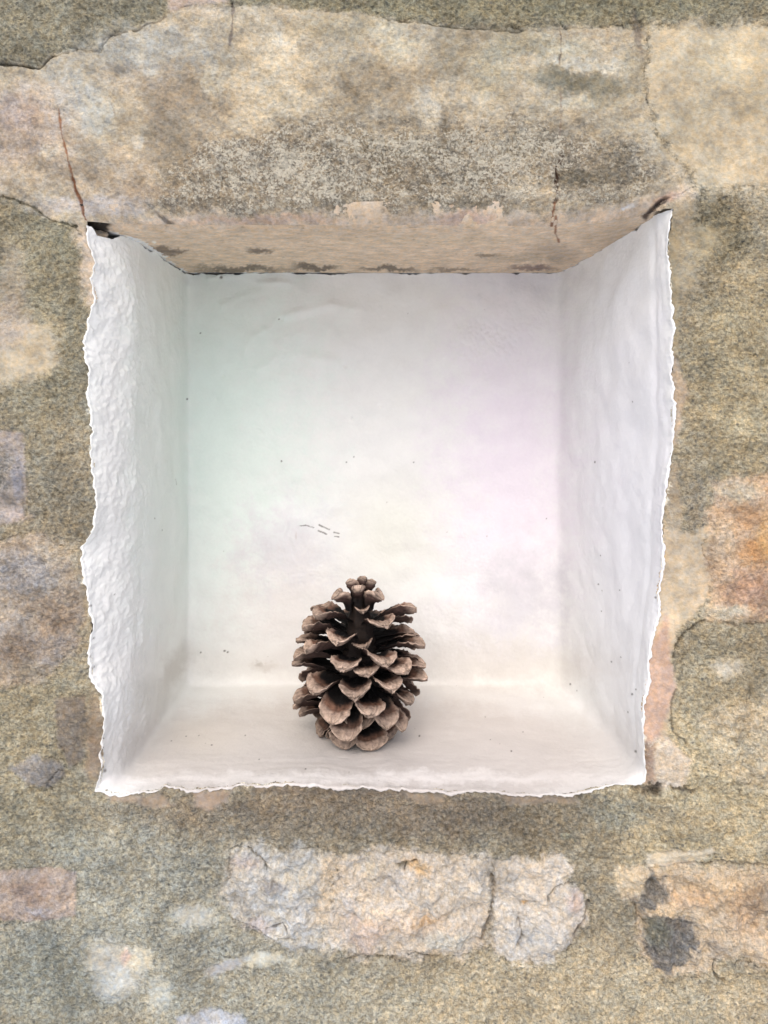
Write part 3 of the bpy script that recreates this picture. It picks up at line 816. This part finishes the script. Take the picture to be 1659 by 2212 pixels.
def make_face(kind):
    if kind == 'back':
        a = np.linspace(XL1, XR1, 512); b = np.arange(ZB, ZT + .004, 2.15 * Q)
        GA, GB = np.meshgrid(a, b); P0 = np.stack([GA.ravel(), np.full(GA.size, DEP), GB.ravel()], 1)
    elif kind in ('left', 'right'):
        b = np.arange(ZB, ZT + .012, 2.1 * Q); a = np.linspace(0, DEP, 210) ** 1.0
        GA, GB = np.meshgrid(a, b)
        f = GA / DEP
        xx = (XL0 + (XL1 - XL0) * f) if kind == 'left' else (XR0 + (XR1 - XR0) * f)
        P0 = np.stack([xx.ravel(), GA.ravel(), GB.ravel()], 1)
    else:
        a = np.linspace(0, 1, 600); b = np.linspace(0, DEP, 260)
        GA, GB = np.meshgrid(a, b); f = GB / DEP
        xl_ = XL0 + (XL1 - XL0) * f; xr_ = XR0 + (XR1 - XR0) * f
        P0 = np.stack([(xl_ + (xr_ - xl_) * GA).ravel(), GB.ravel(), np.full(GA.size, ZB)], 1)
    return P0, GA.shape

def warp_face(P0):
    r, d = smin_r(P0)
    p = c0 + d * r[:, None]
    # follow the ragged outline at the front, relax with depth
    vx = CX + p[:, 0] / Q; vy = CY - p[:, 2] / Q
    a = ang(vx, vy); rr = np.hypot(vx - OC[0], vy - OC[1])
    # radius of the regular box section at the same angle, y = 0
    ro = r_out(a)
    Pn = np.stack([c0[0] - np.sin(a) * .3, np.zeros_like(a), c0[2] + np.cos(a) * .3], 1)
    rb, dn = smin_r(Pn)
    rbase = rb * np.hypot(dn[:, 0], dn[:, 2]) / Q
    rs_ = r_smooth(a)
    nearf = np.exp(-(p[:, 1] / .0035))
    midf = np.exp(-(p[:, 1] / .016))
    del_ = ro - rs_
    ratio = np.clip((rs_ + del_ * nearf) / np.clip(rbase, 100, 3000), .85, 1.15)
    side = (a > .3) & (a < 2 * np.pi - .3)
    ratio = np.where(side, ratio, 1)
    wl_ = sstep(.3, .9, (np.sin(a)))          # left side: the arris is broadly rounded
    wdep = (1 - np.clip(p[:, 1] / (DEP * .8), 0, 1)) ** 1.8 * (1 - wl_) + wl_ * (1 - np.clip(p[:, 1] / .040, 0, 1)) ** 1.6
    s = 1 + (ratio - 1) * wdep
    p[:, 0] = c0[0] + (p[:, 0] - c0[0]) * s; p[:, 2] = c0[2] + (p[:, 2] - c0[2]) * s
    return p, a

RIDGES = [  # trowel marks on the back wall, in seen plan units: points, width, height mm
 ([(575,715),(600,690),(650,672),(715,660),(760,668)], 7, .7), ([(560,800),(590,775),(650,768),(700,775),(730,785)], 9, .8),
 ([(700,980),(760,950),(820,915),(850,900),(890,898)], 16, 1.3), ([(480,660),(520,640),(560,630)], 6, .45),
 ([(620,850),(700,840),(740,850)], 6, .5), ([(610,920),(600,960),(615,1000)], 6, .4), ([(860,1010),(940,950),(1000,900)], 14, .8),
 ([(640,1210),(622,1160),(628,1120)], 3, -.3), ([(450,600),(520,596),(560,610),(620,612)], 5, .6), ([(780,900),(830,880),(900,860)], 12, .6),
 ([(530,760),(545,730),(570,712)], 6, .4), ([(690,905),(740,890),(800,870),(860,840)], 18, .5), ([(860,760),(930,800),(990,870)], 16, -.5), ([(500,840),(520,900),(500,960)], 14, .4),
 ([(930,1060),(980,1100),(1010,1180)], 16, .5), ([(1120,760),(1150,860),(1140,980)], 20, -.6), ([(450,1000),(470,1120),(460,1240)], 20, .4), ([(560,1100),(640,1080),(720,1110)], 24, -.5), ([(850,1180),(900,1160),(960,1190)], 12, .4), ([(620,1000),(700,1010),(790,960)], 18, .5)]
TINTS = []
def T(x, y, rx, ry, c, a=.6, soft=.9, rag=10, rot=0): TINTS.append(('b', (x, y, rx, ry, rot), c, a, soft, rag, None, None, 0))
def TS(pts, wd, c, a=.8, rag=1): TINTS.append(('s', pts, c, a, wd, rag, None, None, 0, .6))
WHITE = (243, 244, 241)
T(820,1020,470,520,(235,235,232),.6,soft=.5,rag=30); T(470,900,240,480,(226,243,234),.75,soft=1.0,rag=60); T(1110,1000,190,420,(231,221,233),.75,soft=1.0,rag=60); T(1110,600,160,60,(218,218,225),.6,soft=1.0,rag=30); T(1110,1320,110,120,(214,213,217),.6,rag=40,soft=1.0); T(640,1160,120,90,(226,226,234),.45,rag=40,soft=1.0)  # mint and lilac light casts, corner shade and cone's soft shadow painted in
T(1350,1000,120,600,(234,235,243),.7); T(300,900,110,420,(236,239,230),.5); T(350,1100,70,500,(226,234,226),.4)  # bluish and greenish casts of the light, painted on the side faces
T(800,1640,620,165,(200,193,187),.9,soft=.35); T(700,1440,560,50,(224,218,210),.35); T(610,1280,130,150,(228,219,216),.5,rag=50,soft=1.0)  # dusty sill darkened further against the high sun; cone's pinkish shadow on the back
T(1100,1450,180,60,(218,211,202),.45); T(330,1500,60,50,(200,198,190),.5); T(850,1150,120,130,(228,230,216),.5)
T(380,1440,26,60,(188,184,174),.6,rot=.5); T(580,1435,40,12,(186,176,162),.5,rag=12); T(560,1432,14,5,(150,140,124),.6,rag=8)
T(830,1420,450,110,(214,212,210),.6,soft=1.0,rag=50); T(1070,1440,230,60,(208,204,198),.5,soft=1.0,rag=30); T(1130,1280,90,110,(206,205,210),.45,soft=1.0,rag=50); T(600,1200,90,90,(216,214,220),.4,soft=1.0,rag=50); T(440,1590,90,50,(212,204,190),.3); T(780,1680,560,16,(236,232,228),.8); T(280,1690,70,14,(240,238,236),.8)  # lower back greyed against bounced glow; cone's shadow deepened on both sides
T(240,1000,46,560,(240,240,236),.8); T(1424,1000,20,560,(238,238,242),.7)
for (pts) in ([(643,1136),(660,1134),(678,1140)], [(690,1134),(712,1144)], [(688,1146),(706,1154)], [(720,1150),(732,1153)], [(722,1158),(732,1160)]):
    TS(pts, 2.0, (96,90,84), .85)
TS([(380,1034),(381,1048)],1.6,(110,104,96),.8); TS([(640,1148),(640,1170)],1.2,(190,180,170),.4)
for (x, y, r) in [(609,996,2.6),(433,720,2.4),(404,862,2.4),(764,987,2),(748,998,2),(893,998,2.2),(1285,998,3),(478,600,4.5),(602,690,2.6),(1180,1120,1.6),
                  (1370,1622,3.2),(905,1588,3),(457,1608,2.4),(530,1592,2.2),(430,1588,1.8),(1105,1625,2.6),(432,1410,2.6),(486,1405,3),(492,1408,3),(660,1660,2.6),(1230,1478,2.6),
                  (402,1590,2),(1416,1290,3),(1373,1490,2.2),(1367,1500,3),(1340,1420,2),(1320,1430,2),(1357,1538,2.4),(1300,1200,1.8),(1292,1262,2),(1298,1320,1.6),(1340,1275,1.8),(1366,868,2.2),(230,1664,5),(224,1660,4),
                  (333,1120,1.8),(352,1145,1.8),(1130,1580,1.8),(1060,1600,1.6),(560,1640,1.8),(370,1600,1.8),(1246,1492,1.8),(250,1285,2.4),(196,1308,3.4),(206,1440,2.6),(200,1380,3.2),(1394,1585,3)]:
    T(x, y, r * .85, r * .85, (74,68,62), .8, soft=.6, rag=1.2)
rs = np.random.RandomState(12)
for i in range(22):
    x_, y_ = (rs.uniform(430, 1400), rs.uniform(640, 1690)); r_ = rs.uniform(.9, 1.7)
    T(x_, y_, r_, r_ * rs.uniform(.8, 1.8), (140,134,124), .5, soft=.6, rag=1)

def finish_lining(name, kind, label):
    P0, sh = make_face(kind)
    p, a = warp_face(P0)
    yy = p[:, 1]
    vx = CX + p[:, 0] / Q * kf(yy); vy = CY - p[:, 2] / Q * kf(yy)
    # relief along the inward direction, one rule for the whole lining so that the corners meet
    dd0 = P0 - c0
    _, _, Wt = smin_r(P0, True)
    wL, wR, wB, wK = Wt.T
    nrm = np.stack([wL - wR, -wK, wB], 1); nrm /= np.linalg.norm(nrm, axis=1)[:, None]
    h = n3(p, .05, 1) * 2.6 + n3(p, .022, 2) * 2.0 + n3(p, .011, 31) * .7 * sstep(-.1, .35, n3(p, .05, 33)) + n3(p, .008, 3) * .32 + n3(p, .0035, 4) * .10
    patch = sstep(.05, .35, n3(p, .06, 9))
    h += patch * n3(p, .0028, 10) * .28
    h *= 1 - .35 * wB
    rl_ = (1 - sstep(.035, .085, yy + n3(p, .03, 5) * .05)) * sstep(.3, .9, wL) * sstep(0, .012, p[:, 2] - ZB)
    strk = np.stack([p[:, 0], p[:, 1], p[:, 2] * .85], 1)
    h += .72 * rl_ * (n3(strk, .013, 6) * 2.0 + n3(strk, .0062, 7) * 1.5 * (.5 + sstep(-.2, .4, n3(p, .02, 27)) * 1.2) + n3(p, .0034, 8) * 1.3 + n3(p, .002, 18) * .5)
    rr_ = (1 - sstep(.006, .016, yy + n3(p, .03, 5) * .02)) * .5 * sstep(.3, .9, wR)
    h += rr_ * n3(np.stack([p[:, 0], p[:, 1], p[:, 2] * .4], 1), .006, 7) * 2.0
    h += -.8 * np.exp(-((yy - .018) / .004) ** 2) * (1 + n3(p, .03, 15)) * wR
    sf_ = sstep(.5, .95, wB); st_ = np.stack([p[:, 0] * .25, p[:, 1], p[:, 2]], 1)
    h += sf_ * ((n3(st_, .0045, 26) * .22 + n3(p, .006, 28) * .3 + n3(st_, .009, 16) * .25) * (.25 + sstep(.07, .02, yy)) + n3(np.stack([p[:, 0] * .6, p[:, 1], p[:, 2]], 1), .035, 17) * 1.0)
    rough = rl_ + rr_ + sf_ * (1 - sstep(.004, .02, yy)) * .4
    bk = sstep(.6, .98, wK)
    if kind == 'back':
        for pts, wd, hh in RIDGES:
            dd, _ = dist_line(vx + n2(vx, vy, 30, 71) * 4, vy, pts)
            h += 2.4 * hh * np.exp(-(dd / (wd * 1.5)) ** 2) * bk * (.6 + .8 * n2(vx, vy, 60, 73))
        reg = np.exp(-(((vx - 1060) / 90) ** 2 + ((vy - 740) / 60) ** 2)); h += reg * n2(vx + vy, vy - vx, 12, 88) * .9
        for (x_, y_, r_) in [(607,690,5),(745,790,5),(820,878,4),(760,905,4),(478,600,6),(560,930,4),(480,812,6),(466,860,5)]:
            h -= 1.0 * np.exp(-(((vx - x_) ** 2 + (vy - y_) ** 2) / r_ ** 2))
    p = p + nrm * (h / 1000.0)[:, None]
    # seat for the cone: calm the sill there
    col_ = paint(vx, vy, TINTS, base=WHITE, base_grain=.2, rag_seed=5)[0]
    dat = np.stack([rough, rough * 0, rough * 0], 1)
    # top: stop the lining against the lintel, with cracks left open here and there
    if kind != 'sill':
        xs = CX + p[:, 0] / Q
        zs = soffit_z(xs, np.clip(p[:, 1], 0, DEP))
        run = p[:, 1] / Q + (xs if kind == 'back' else 0)
        gp = fbm2(run, run * 0, 46, 3, 401 + (kind == 'right') * 7) * 9 + n2(run, run * 0, 7, 411) * 3.0 + {'left': 2.2, 'right': -1.0, 'back': 1.6}[kind]
        if kind == 'left': gp = gp + 15 * (1 - sstep(.014, .026, p[:, 1])) * sstep(.001, .006, p[:, 1])
        gap = np.clip(gp, -3, 15) * Q
        lim = zs - gap
        nr_, nc_ = sh; p3 = p.reshape(nr_, nc_, 3); ov = (p[:, 2] > lim).reshape(nr_, nc_)
        ov = np.maximum.accumulate(ov, 0)                 # everything above the first hidden row
        first = np.where(ov.any(0), ov.argmax(0), nr_ - 1); last = np.maximum(first - 1, 0)
        top_ = p3[last, np.arange(nc_)].copy()
        lim_c = lim.reshape(nr_, nc_)[first, np.arange(nc_)]
        top_[:, 2] = np.where(ov.any(0), np.maximum(lim_c, top_[:, 2]), top_[:, 2])
        p3[ov] = np.broadcast_to(top_[None], p3.shape)[ov]
        p = p3.reshape(-1, 3)
    V_, Q_, c1, d1 = p, grid_quads(*sh), col_, dat
    flip = kind in ('left', 'sill')
    if kind != 'back':
        # rolled painted edge at the front
        nr, nc = sh
        pp = p.reshape(nr, nc, 3); cc = col_.reshape(nr, nc, 3); dd = dat.reshape(nr, nc, 3)
        if kind in ('left', 'right'): fr = pp[:, 0]; fc = cc[:, 0]; fd = dd[:, 0]
        else: fr = pp[0]; fc = cc[0]; fd = dd[0]
        out = fr - c0; out[:, 1] = 0; out /= np.linalg.norm(out, axis=1)[:, None]
        bw = (.0010 + .0014 * np.clip(n3(fr, .018, 20) * 1.2 + n3(fr, .006, 23) * .5 + .1 + n3(fr, .0025, 21) * .7, -.33, 1.2))[:, None]
        rows = []
        for j, ph in enumerate(np.linspace(0, math.pi * 1.15, 8)[1:]):
            q_ = fr + out * bw * (1 - math.cos(ph)) * .75
            q_[:, 1] = fr[:, 1] - (bw[:, 0] * math.sin(ph)) * .9
            rows.append(q_)
        last = rows[-1].copy(); last[:, 1] += .006; last += out * .0005; rows.append(last)
        if kind in ('left', 'right'):
            ex = np.stack(rows[::-1], 1); pp = np.concatenate([ex, pp], 1)
            cc = np.concatenate([np.repeat(fc[:, None], len(rows), 1), cc], 1); dd = np.concatenate([np.repeat(fd[:, None], len(rows), 1), dd], 1)
        else:
            ex = np.stack(rows[::-1], 0); pp = np.concatenate([ex, pp], 0)
            cc = np.concatenate([np.repeat(fc[None], len(rows), 0), cc], 0); dd = np.concatenate([np.repeat(fd[None], len(rows), 0), dd], 0)
        sh = pp.shape[:2]; V_ = pp.reshape(-1, 3); c1 = cc.reshape(-1, 3); d1 = dd.reshape(-1, 3); Q_ = grid_quads(*sh)
    if flip or kind == 'back': pass
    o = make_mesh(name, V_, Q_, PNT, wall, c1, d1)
    o['label'] = label
    return o
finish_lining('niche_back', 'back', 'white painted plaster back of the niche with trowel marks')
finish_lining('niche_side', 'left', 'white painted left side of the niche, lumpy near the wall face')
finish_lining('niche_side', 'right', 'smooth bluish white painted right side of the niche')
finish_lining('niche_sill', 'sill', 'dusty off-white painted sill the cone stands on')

# body of the wall behind the face
def boxes_mesh(name, boxes, mat, parent):
    vs, fs = [], []
    for (x0, x1, y0, y1, z0, z1) in boxes:
        b = len(vs)
        vs += [(x0,y0,z0),(x1,y0,z0),(x1,y1,z0),(x0,y1,z0),(x0,y0,z1),(x1,y0,z1),(x1,y1,z1),(x0,y1,z1)]
        fs += [(b,b+3,b+2,b+1),(b+4,b+5,b+6,b+7),(b,b+1,b+5,b+4),(b+1,b+2,b+6,b+5),(b+2,b+3,b+7,b+6),(b+3,b,b+4,b+7)]
    me = bpy.data.meshes.new(name)
    me.from_pydata(vs, [], fs); me.update()
    a = me.attributes.new('tint', 'FLOAT_COLOR', 'POINT'); c = np.ones((len(vs), 4), np.float32); c[:, :3] = lin((120, 110, 90)); a.data.foreach_set('color', c.ravel())
    return link_mesh(name, me, mat, parent)
def wx_(v): return (v - CX) * Q
def wz_(v): return (CY - v) * Q
boxes_mesh('rubble_core', [
  (wx_(-1695), wx_(150), .014, .30, wz_(3870), wz_(-1495)),
  (wx_(1500), wx_(3380), .014, .30, wz_(3870), wz_(-1495)),
  (wx_(151), wx_(1499), .014, .30, wz_(3870), wz_(1745)),
  (wx_(151), wx_(1499), .030, .30, wz_(425), wz_(-1495)),
  (wx_(151), wx_(1499), .215, .30, wz_(1744), wz_(426))], MAS, wall)

# ------------------------------------------------------------------ the pine cone
FLOOR = ZB + 0.0006
CONE_Y = 0.0795
CONE_X = (777 - CX) * Q / kf(CONE_Y)
cone = bpy.data.objects.new('pine_cone', None); col.objects.link(cone)
cone.location = (CONE_X, CONE_Y, FLOOR)
cone['label'] = 'open dry brown pine cone standing upright on the white painted sill'
cone['category'] = 'pine cone'
HC = 0.121
def core_r(z):
    t = np.clip(z / HC, 0, 1); return float(np.interp(t, [0, .1, .4, .7, .85, 1], [.010, .0145, .0135, .009, .0055, .003]))
def tip_r(z):
    """radius of the cone's outline at height z"""
    t = z / HC
    return float(np.interp(t, [0, .04, .12, .25, .40, .55, .70, .78, .84, .88, .93, 1.0], [.032, .037, .0445, .0490, .0500, .0500, .0465, .0430, .030, .0185, .0150, .010]))
DARK = lin((13, 9, 8)); BROWN = lin((110, 86, 74)); PALE = lin((204, 180, 161)); UNDER = lin((72, 55, 49)); RUST = lin((146, 104, 82)); GREY = lin((160,140,128))

def build_scale(az, ztip, rt, width, p1, curl=32, nub=False, seed=0, tone=1.0, cup=.21, rust=0.0, roll=0.0):
    """one cone scale; az from the viewer's side (0 = towards the viewer), p1 = pitch of its tip in degrees"""
    r_ = np.random.RandomState(seed + 900)
    nu, nv = 26, 17
    u = np.linspace(0, 1, nu)
    pit = np.radians(p1 + curl * (1 - u) ** 1.3)
    du = 1 / (nu - 1)
    cr = np.concatenate([[0], np.cumsum(np.cos((pit[:-1] + pit[1:]) / 2)) * du]); cz = np.concatenate([[0], np.cumsum(np.sin((pit[:-1] + pit[1:]) / 2)) * du])
    rc = core_r(ztip) * .7
    L = (rt - rc) / max(cr[-1], .25)
    L = min(L, .052) if not nub else min(L, .018)
    r0 = rt - L * cr[-1]; z0 = ztip - L * cz[-1]
    uu, vv = np.meshgrid(u, np.linspace(-1, 1, nv), indexing='ij')
    if nub:
        wv = np.interp(u, [0, .35, .6, .78, .9, 1], [.62, .72, .88, 1.0, .90, .50])
    else:
        sh_ = r_.uniform(.76, .82)
        wv = np.where(u < sh_, .30 + .70 * np.sin(np.clip(u / sh_, 0, 1) * math.pi / 2) ** 1.7, np.clip(1 - (np.clip(u - sh_, 0, 1) / (1.01 - sh_)) ** 1.8, 0, 1) ** .62)
    wv = np.maximum(wv, .16)
    W = width / 2
    asym = r_.uniform(-.08, .08)
    wob = 1 + .05 * np.sin(uu * 9 + r_.uniform(0, 6)) + .04 * r_.normal(size=uu.shape) * (uu > .75) * (abs(vv) > .8)
    s = vv * wv[:, None] * W * wob + asym * W * uu
    ap = sstep(.79, .85, uu + .07 * (vv ** 2) + .02 * np.sin(vv * 5 + seed))       # the exposed end plate
    # cupped blade, edges turned up; plate rolls over
    cupk = cup * sstep(.15, .6, uu) * (1 - .25 * sstep(.88, 1, uu))
    tz = cupk * W * vv ** 2 * 1.6 * wv[:, None]
    tz += -.10 * W * np.exp(-(((vv - .42) / .3) ** 2 + ((uu - .42) / .22) ** 2)) - .10 * W * np.exp(-(((vv + .42) / .3) ** 2 + ((uu - .42) / .22) ** 2))   # seed beds
    tz += .07 * W * np.exp(-(vv / .10) ** 2) * (1 - .4 * ap)                 # midrib
    tz += .10 * W * np.exp(-((uu + .07 * vv ** 2 - .82) / .03) ** 2)         # ridge before the plate
    tz += -.55 * W * np.clip(uu - .83, 0, 1) ** 1.25 * (1 + .3 * vv ** 2) * (1.2 if not nub else 2.8)
    umbo = np.exp(-((vv / .20) ** 2 + ((uu - .92) / .045) ** 2)); tz += .13 * W * umbo
    tz += W * .035 * r_.normal(size=uu.shape) * (uu > .3)
    tz += W * .05 * np.sin(vv * 4 + r_.uniform(0, 6)) * uu
    th = (.0008 + .0024 * sstep(.45, .85, uu) * (1 - .35 * sstep(.93, 1, uu))) * (1 - .72 * vv ** 2)
    if nub: th = (.0030 + .0066 * sstep(.35, .8, uu)) * (1 - .55 * vv ** 2)
    th = th * (W / .010) ** .5
    bz = tz - th
    # roll about its own axis
    def place(s_, n_):
        if roll:
            cr_, sr_ = math.cos(roll), math.sin(roll); s_, n_ = s_ * cr_ - n_ * sr_, s_ * sr_ + n_ * cr_
        pr = (r0 + L * cr)[:, None] - np.sin(pit)[:, None] * n_
        pz = (z0 + L * cz)[:, None] + np.cos(pit)[:, None] * n_
        # az: 0 faces the viewer (-y), positive to the right (+x)
        x = math.sin(az) * pr + math.cos(az) * s_
        y = -math.cos(az) * pr + math.sin(az) * s_
        return np.stack([x, y, pz], -1)
    Tp = place(s, tz); Bp = place(s, bz)
    # colours
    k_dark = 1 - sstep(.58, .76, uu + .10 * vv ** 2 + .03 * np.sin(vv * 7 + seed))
    ct = BROWN[None, None] * tone * (.85 + .3 * r_.rand()) * np.ones(uu.shape + (1,))
    ct = ct + (RUST - ct) * (rust * (1 - sstep(.75, .9, uu)))[..., None]
    bedge = sstep(.80, .97, abs(vv)) * sstep(.45, .6, uu)
    ct = ct + (PALE * .9 - ct) * (bedge * .6)[..., None]
    ct = ct + (PALE * tone - ct) * (ap * (.55 + .4 * sstep(.84, .97, uu)))[..., None]
    rim = np.exp(-((uu + .07 * vv ** 2 - .81) / .014) ** 2); ct = ct * (1 - .35 * rim)[..., None]
    ct = ct * (1 - .30 * (np.exp(-((vv - .5) / .03) ** 2) + np.exp(-((vv + .45) / .03) ** 2)) * sstep(.6, .75, uu))[..., None]
    ct = ct * (1 - .45 * np.exp(-(vv / .04) ** 2) * sstep(.55, .7, uu) * (1 - umbo))[..., None]
    fan = np.sin(vv * (17 + 4 * r_.rand()) + r_.uniform(0, 6)) * .10 * sstep(.45, .65, uu); ct = ct * (1 + fan)[..., None]
    ct = ct + (GREY * .8 - ct) * (umbo * .5)[..., None]
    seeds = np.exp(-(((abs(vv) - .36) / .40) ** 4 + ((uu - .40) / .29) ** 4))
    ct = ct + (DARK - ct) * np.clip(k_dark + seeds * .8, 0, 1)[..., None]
    cb = UNDER * tone * np.ones(uu.shape + (1,))
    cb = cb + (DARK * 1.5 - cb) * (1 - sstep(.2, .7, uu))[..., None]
    cb = cb + (PALE * .8 - cb) * (sstep(.80, 1, uu) * .7)[..., None]
    n = nu * nv
    verts = np.concatenate([Tp.reshape(-1, 3), Bp.reshape(-1, 3)])
    cols = np.concatenate([ct.reshape(-1, 3), cb.reshape(-1, 3)])
    q = grid_quads(nu, nv); qs = [q, q[:, ::-1] + n]
    i = np.arange(nu - 1)
    for j0 in (0, nv - 1):
        a_ = i * nv + j0; e = np.stack([a_, a_ + nv, a_ + nv + n, a_ + n], 1); qs.append(e if j0 == 0 else e[:, ::-1])
    j = np.arange(nv - 1); a_ = (nu - 1) * nv + j; qs.append(np.stack([a_, a_ + 1, a_ + 1 + n, a_ + n], 1)[:, ::-1])
    a_ = j; qs.append(np.stack([a_, a_ + 1, a_ + 1 + n, a_ + n], 1))
    lo = verts[:, 2].min()
    if lo < 0.0003: verts[:, 2] += 0.0003 - lo
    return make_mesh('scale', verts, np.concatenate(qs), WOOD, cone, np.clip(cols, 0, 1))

def crop_to_plan(cx, cy): return (1000 + cx / 2.074) / 1.8083, (2150 + cy / 2.074) / 1.8083
# scales in view: lip centre in close-up units, width, pitch, options
VIS = [
 # crown nubs
 (810,225,104,72,dict(nub=True,r=.008,a=-40)), (880,205,80,80,dict(nub=True,r=.006,a=20)), (938,228,90,72,dict(nub=True,r=.009,a=60)), (850,275,124,60,dict(nub=True,r=.010,a=-8)),
 (740,318,165,50,dict(nub=True,r=.0165,a=-58)), (980,318,165,50,dict(nub=True,r=.0160,a=54)), (800,300,80,60,dict(nub=True,r=.010,a=200)), (900,300,80,55,dict(nub=True,r=.012,a=150)),
 (865,490,150,-14,dict(r=.022,curl=30)),
 (555,520,230,4,dict(r=.040,a=-52,rust=.6)), (450,610,220,-6,dict(r=.044,a=-74)), (560,470,200,10,dict(r=.036,a=-110)),
 (1235,462,200,8,dict(r=.043,a=82)), (1070,600,250,-14,dict(r=.037,a=32)), (1190,520,200,4,dict(r=.034,a=120)),
 (700,735,230,-20,dict(r=.041,a=-24,rust=.2)), (505,800,210,-18,dict(r=.046,a=-58)), (400,715,150,-6,dict(r=.048,a=-88)),
 (1340,760,200,-14,dict(r=.050,a=76)), (1265,670,200,-10,dict(r=.043,a=98)), (870,780,190,-10,dict(r=.030,a=6)),
 (370,860,200,-22,dict(r=.050,a=-76)), (320,905,180,-16,dict(r=.0515,a=-92)),
 (700,955,280,-24,dict()), (1050,915,270,-24,dict()), (895,1000,240,-20,dict(r=.047)), (1215,975,240,-22,dict()), (1325,920,180,-16,dict(r=.050,a=88)),
 (1350,1030,170,-22,dict(r=.0515,a=80)),
 (455,1140,260,-34,dict()), (790,1190,290,-40,dict()), (1120,1120,240,-34,dict()), (1270,1225,210,-46,dict(tone=.8)),
 (360,1205,200,-30,dict(r=.051,a=-72)), (330,1255,180,-34,dict(r=.051,a=-94)), (430,1320,170,-44,dict(r=.046,a=-82,tone=.8)),
 (610,1400,260,-56,dict()), (940,1330,270,-46,dict()), (1080,1440,260,-58,dict()),
 (470,1530,210,-62,dict(tone=.85)), (735,1545,270,-62,dict(tone=.92)), (1205,1460,170,-60,dict(tone=.8)),
 (700,1605,240,-64,dict(tone=.85,r=.033)), (945,1625,270,-64,dict(tone=.9)), (1080,1540,220,-64,dict(tone=.75,r=.028)), (560,1560,220,-64,dict(tone=.75,r=.027)),
 (850,1440,230,-50,dict(tone=.7,r=.036)), 
]
seed = 0
for (cx_, cy_, wd, p1, o) in VIS:
    vx, vy = crop_to_plan(cx_, cy_)
    yy = CONE_Y - .03; az = 0
    for it in range(8):
        kk = kf(yy); z = (CY - vy) * Q / kk - FLOOR; x = (vx - CX) * Q / kk - CONE_X
        rt = o.get('r') or tip_r(z)
        if 'a' in o: az = math.radians(o['a'])
        else: az = math.asin(max(-.97, min(.97, x / rt)))
        yy = CONE_Y - rt * math.cos(az)
    z = max(z, .0015)
    if not o.get('nub'): p1 += rng.uniform(-5, 5); wd *= rng.uniform(.92, 1.1)
    width = wd / 2.074 / 1.8083 * Q / kf(yy) * (1.0 if o.get('nub') else 1.0 if p1 < -42 else (.88 + .22 * abs(math.sin(az))))
    if not o.get('nub'): p1 = p1 * (.34 if p1 > -30 else .36 if p1 > -50 else .80) + (3 if p1 > -30 else 0)
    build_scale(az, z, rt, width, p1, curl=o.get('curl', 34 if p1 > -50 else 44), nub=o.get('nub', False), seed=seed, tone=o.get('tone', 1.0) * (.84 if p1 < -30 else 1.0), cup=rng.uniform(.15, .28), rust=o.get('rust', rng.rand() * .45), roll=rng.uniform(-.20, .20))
    seed += 1
# the far side of the cone, in the same spiral rows
for row, (zf, nsc, p1, wmm) in enumerate([(.05,5,-62,21),(.13,5,-58,22),(.22,5,-46,22),(.31,5,-36,22),(.40,5,-30,22),(.49,5,-24,21),(.58,5,-18,20),(.67,4,-10,19),(.75,3,0,17)]):
    for kx in range(nsc):
        a = math.radians(112 + (136.0 / max(nsc - 1, 1)) * kx + (row % 2) * 12 - 6)
        build_scale(a, zf * HC, tip_r(zf * HC) * .97, wmm / 1000, p1, curl=36, seed=seed, tone=.95, roll=rng.uniform(-.1, .1)); seed += 1
# woody axis
nz, na = 40, 28
zz = np.linspace(0.004, HC * .97, nz); aa = np.linspace(0, 2 * np.pi, na + 1)
ZZ, AA = np.meshgrid(zz, aa, indexing='ij')
rr = np.vectorize(core_r)(ZZ) * (1 + .18 * np.sin(AA * 5 + ZZ * 420) * np.cos(AA * 3 - ZZ * 300))
rr[0] *= .1; rr[-1] *= .1
cv = np.stack([rr * np.cos(AA), rr * np.sin(AA), ZZ], -1).reshape(-1, 3)
make_mesh('axis', cv, grid_quads(nz, na + 1), WOOD, cone, np.tile(lin((34, 24, 18)), (len(cv), 1)))
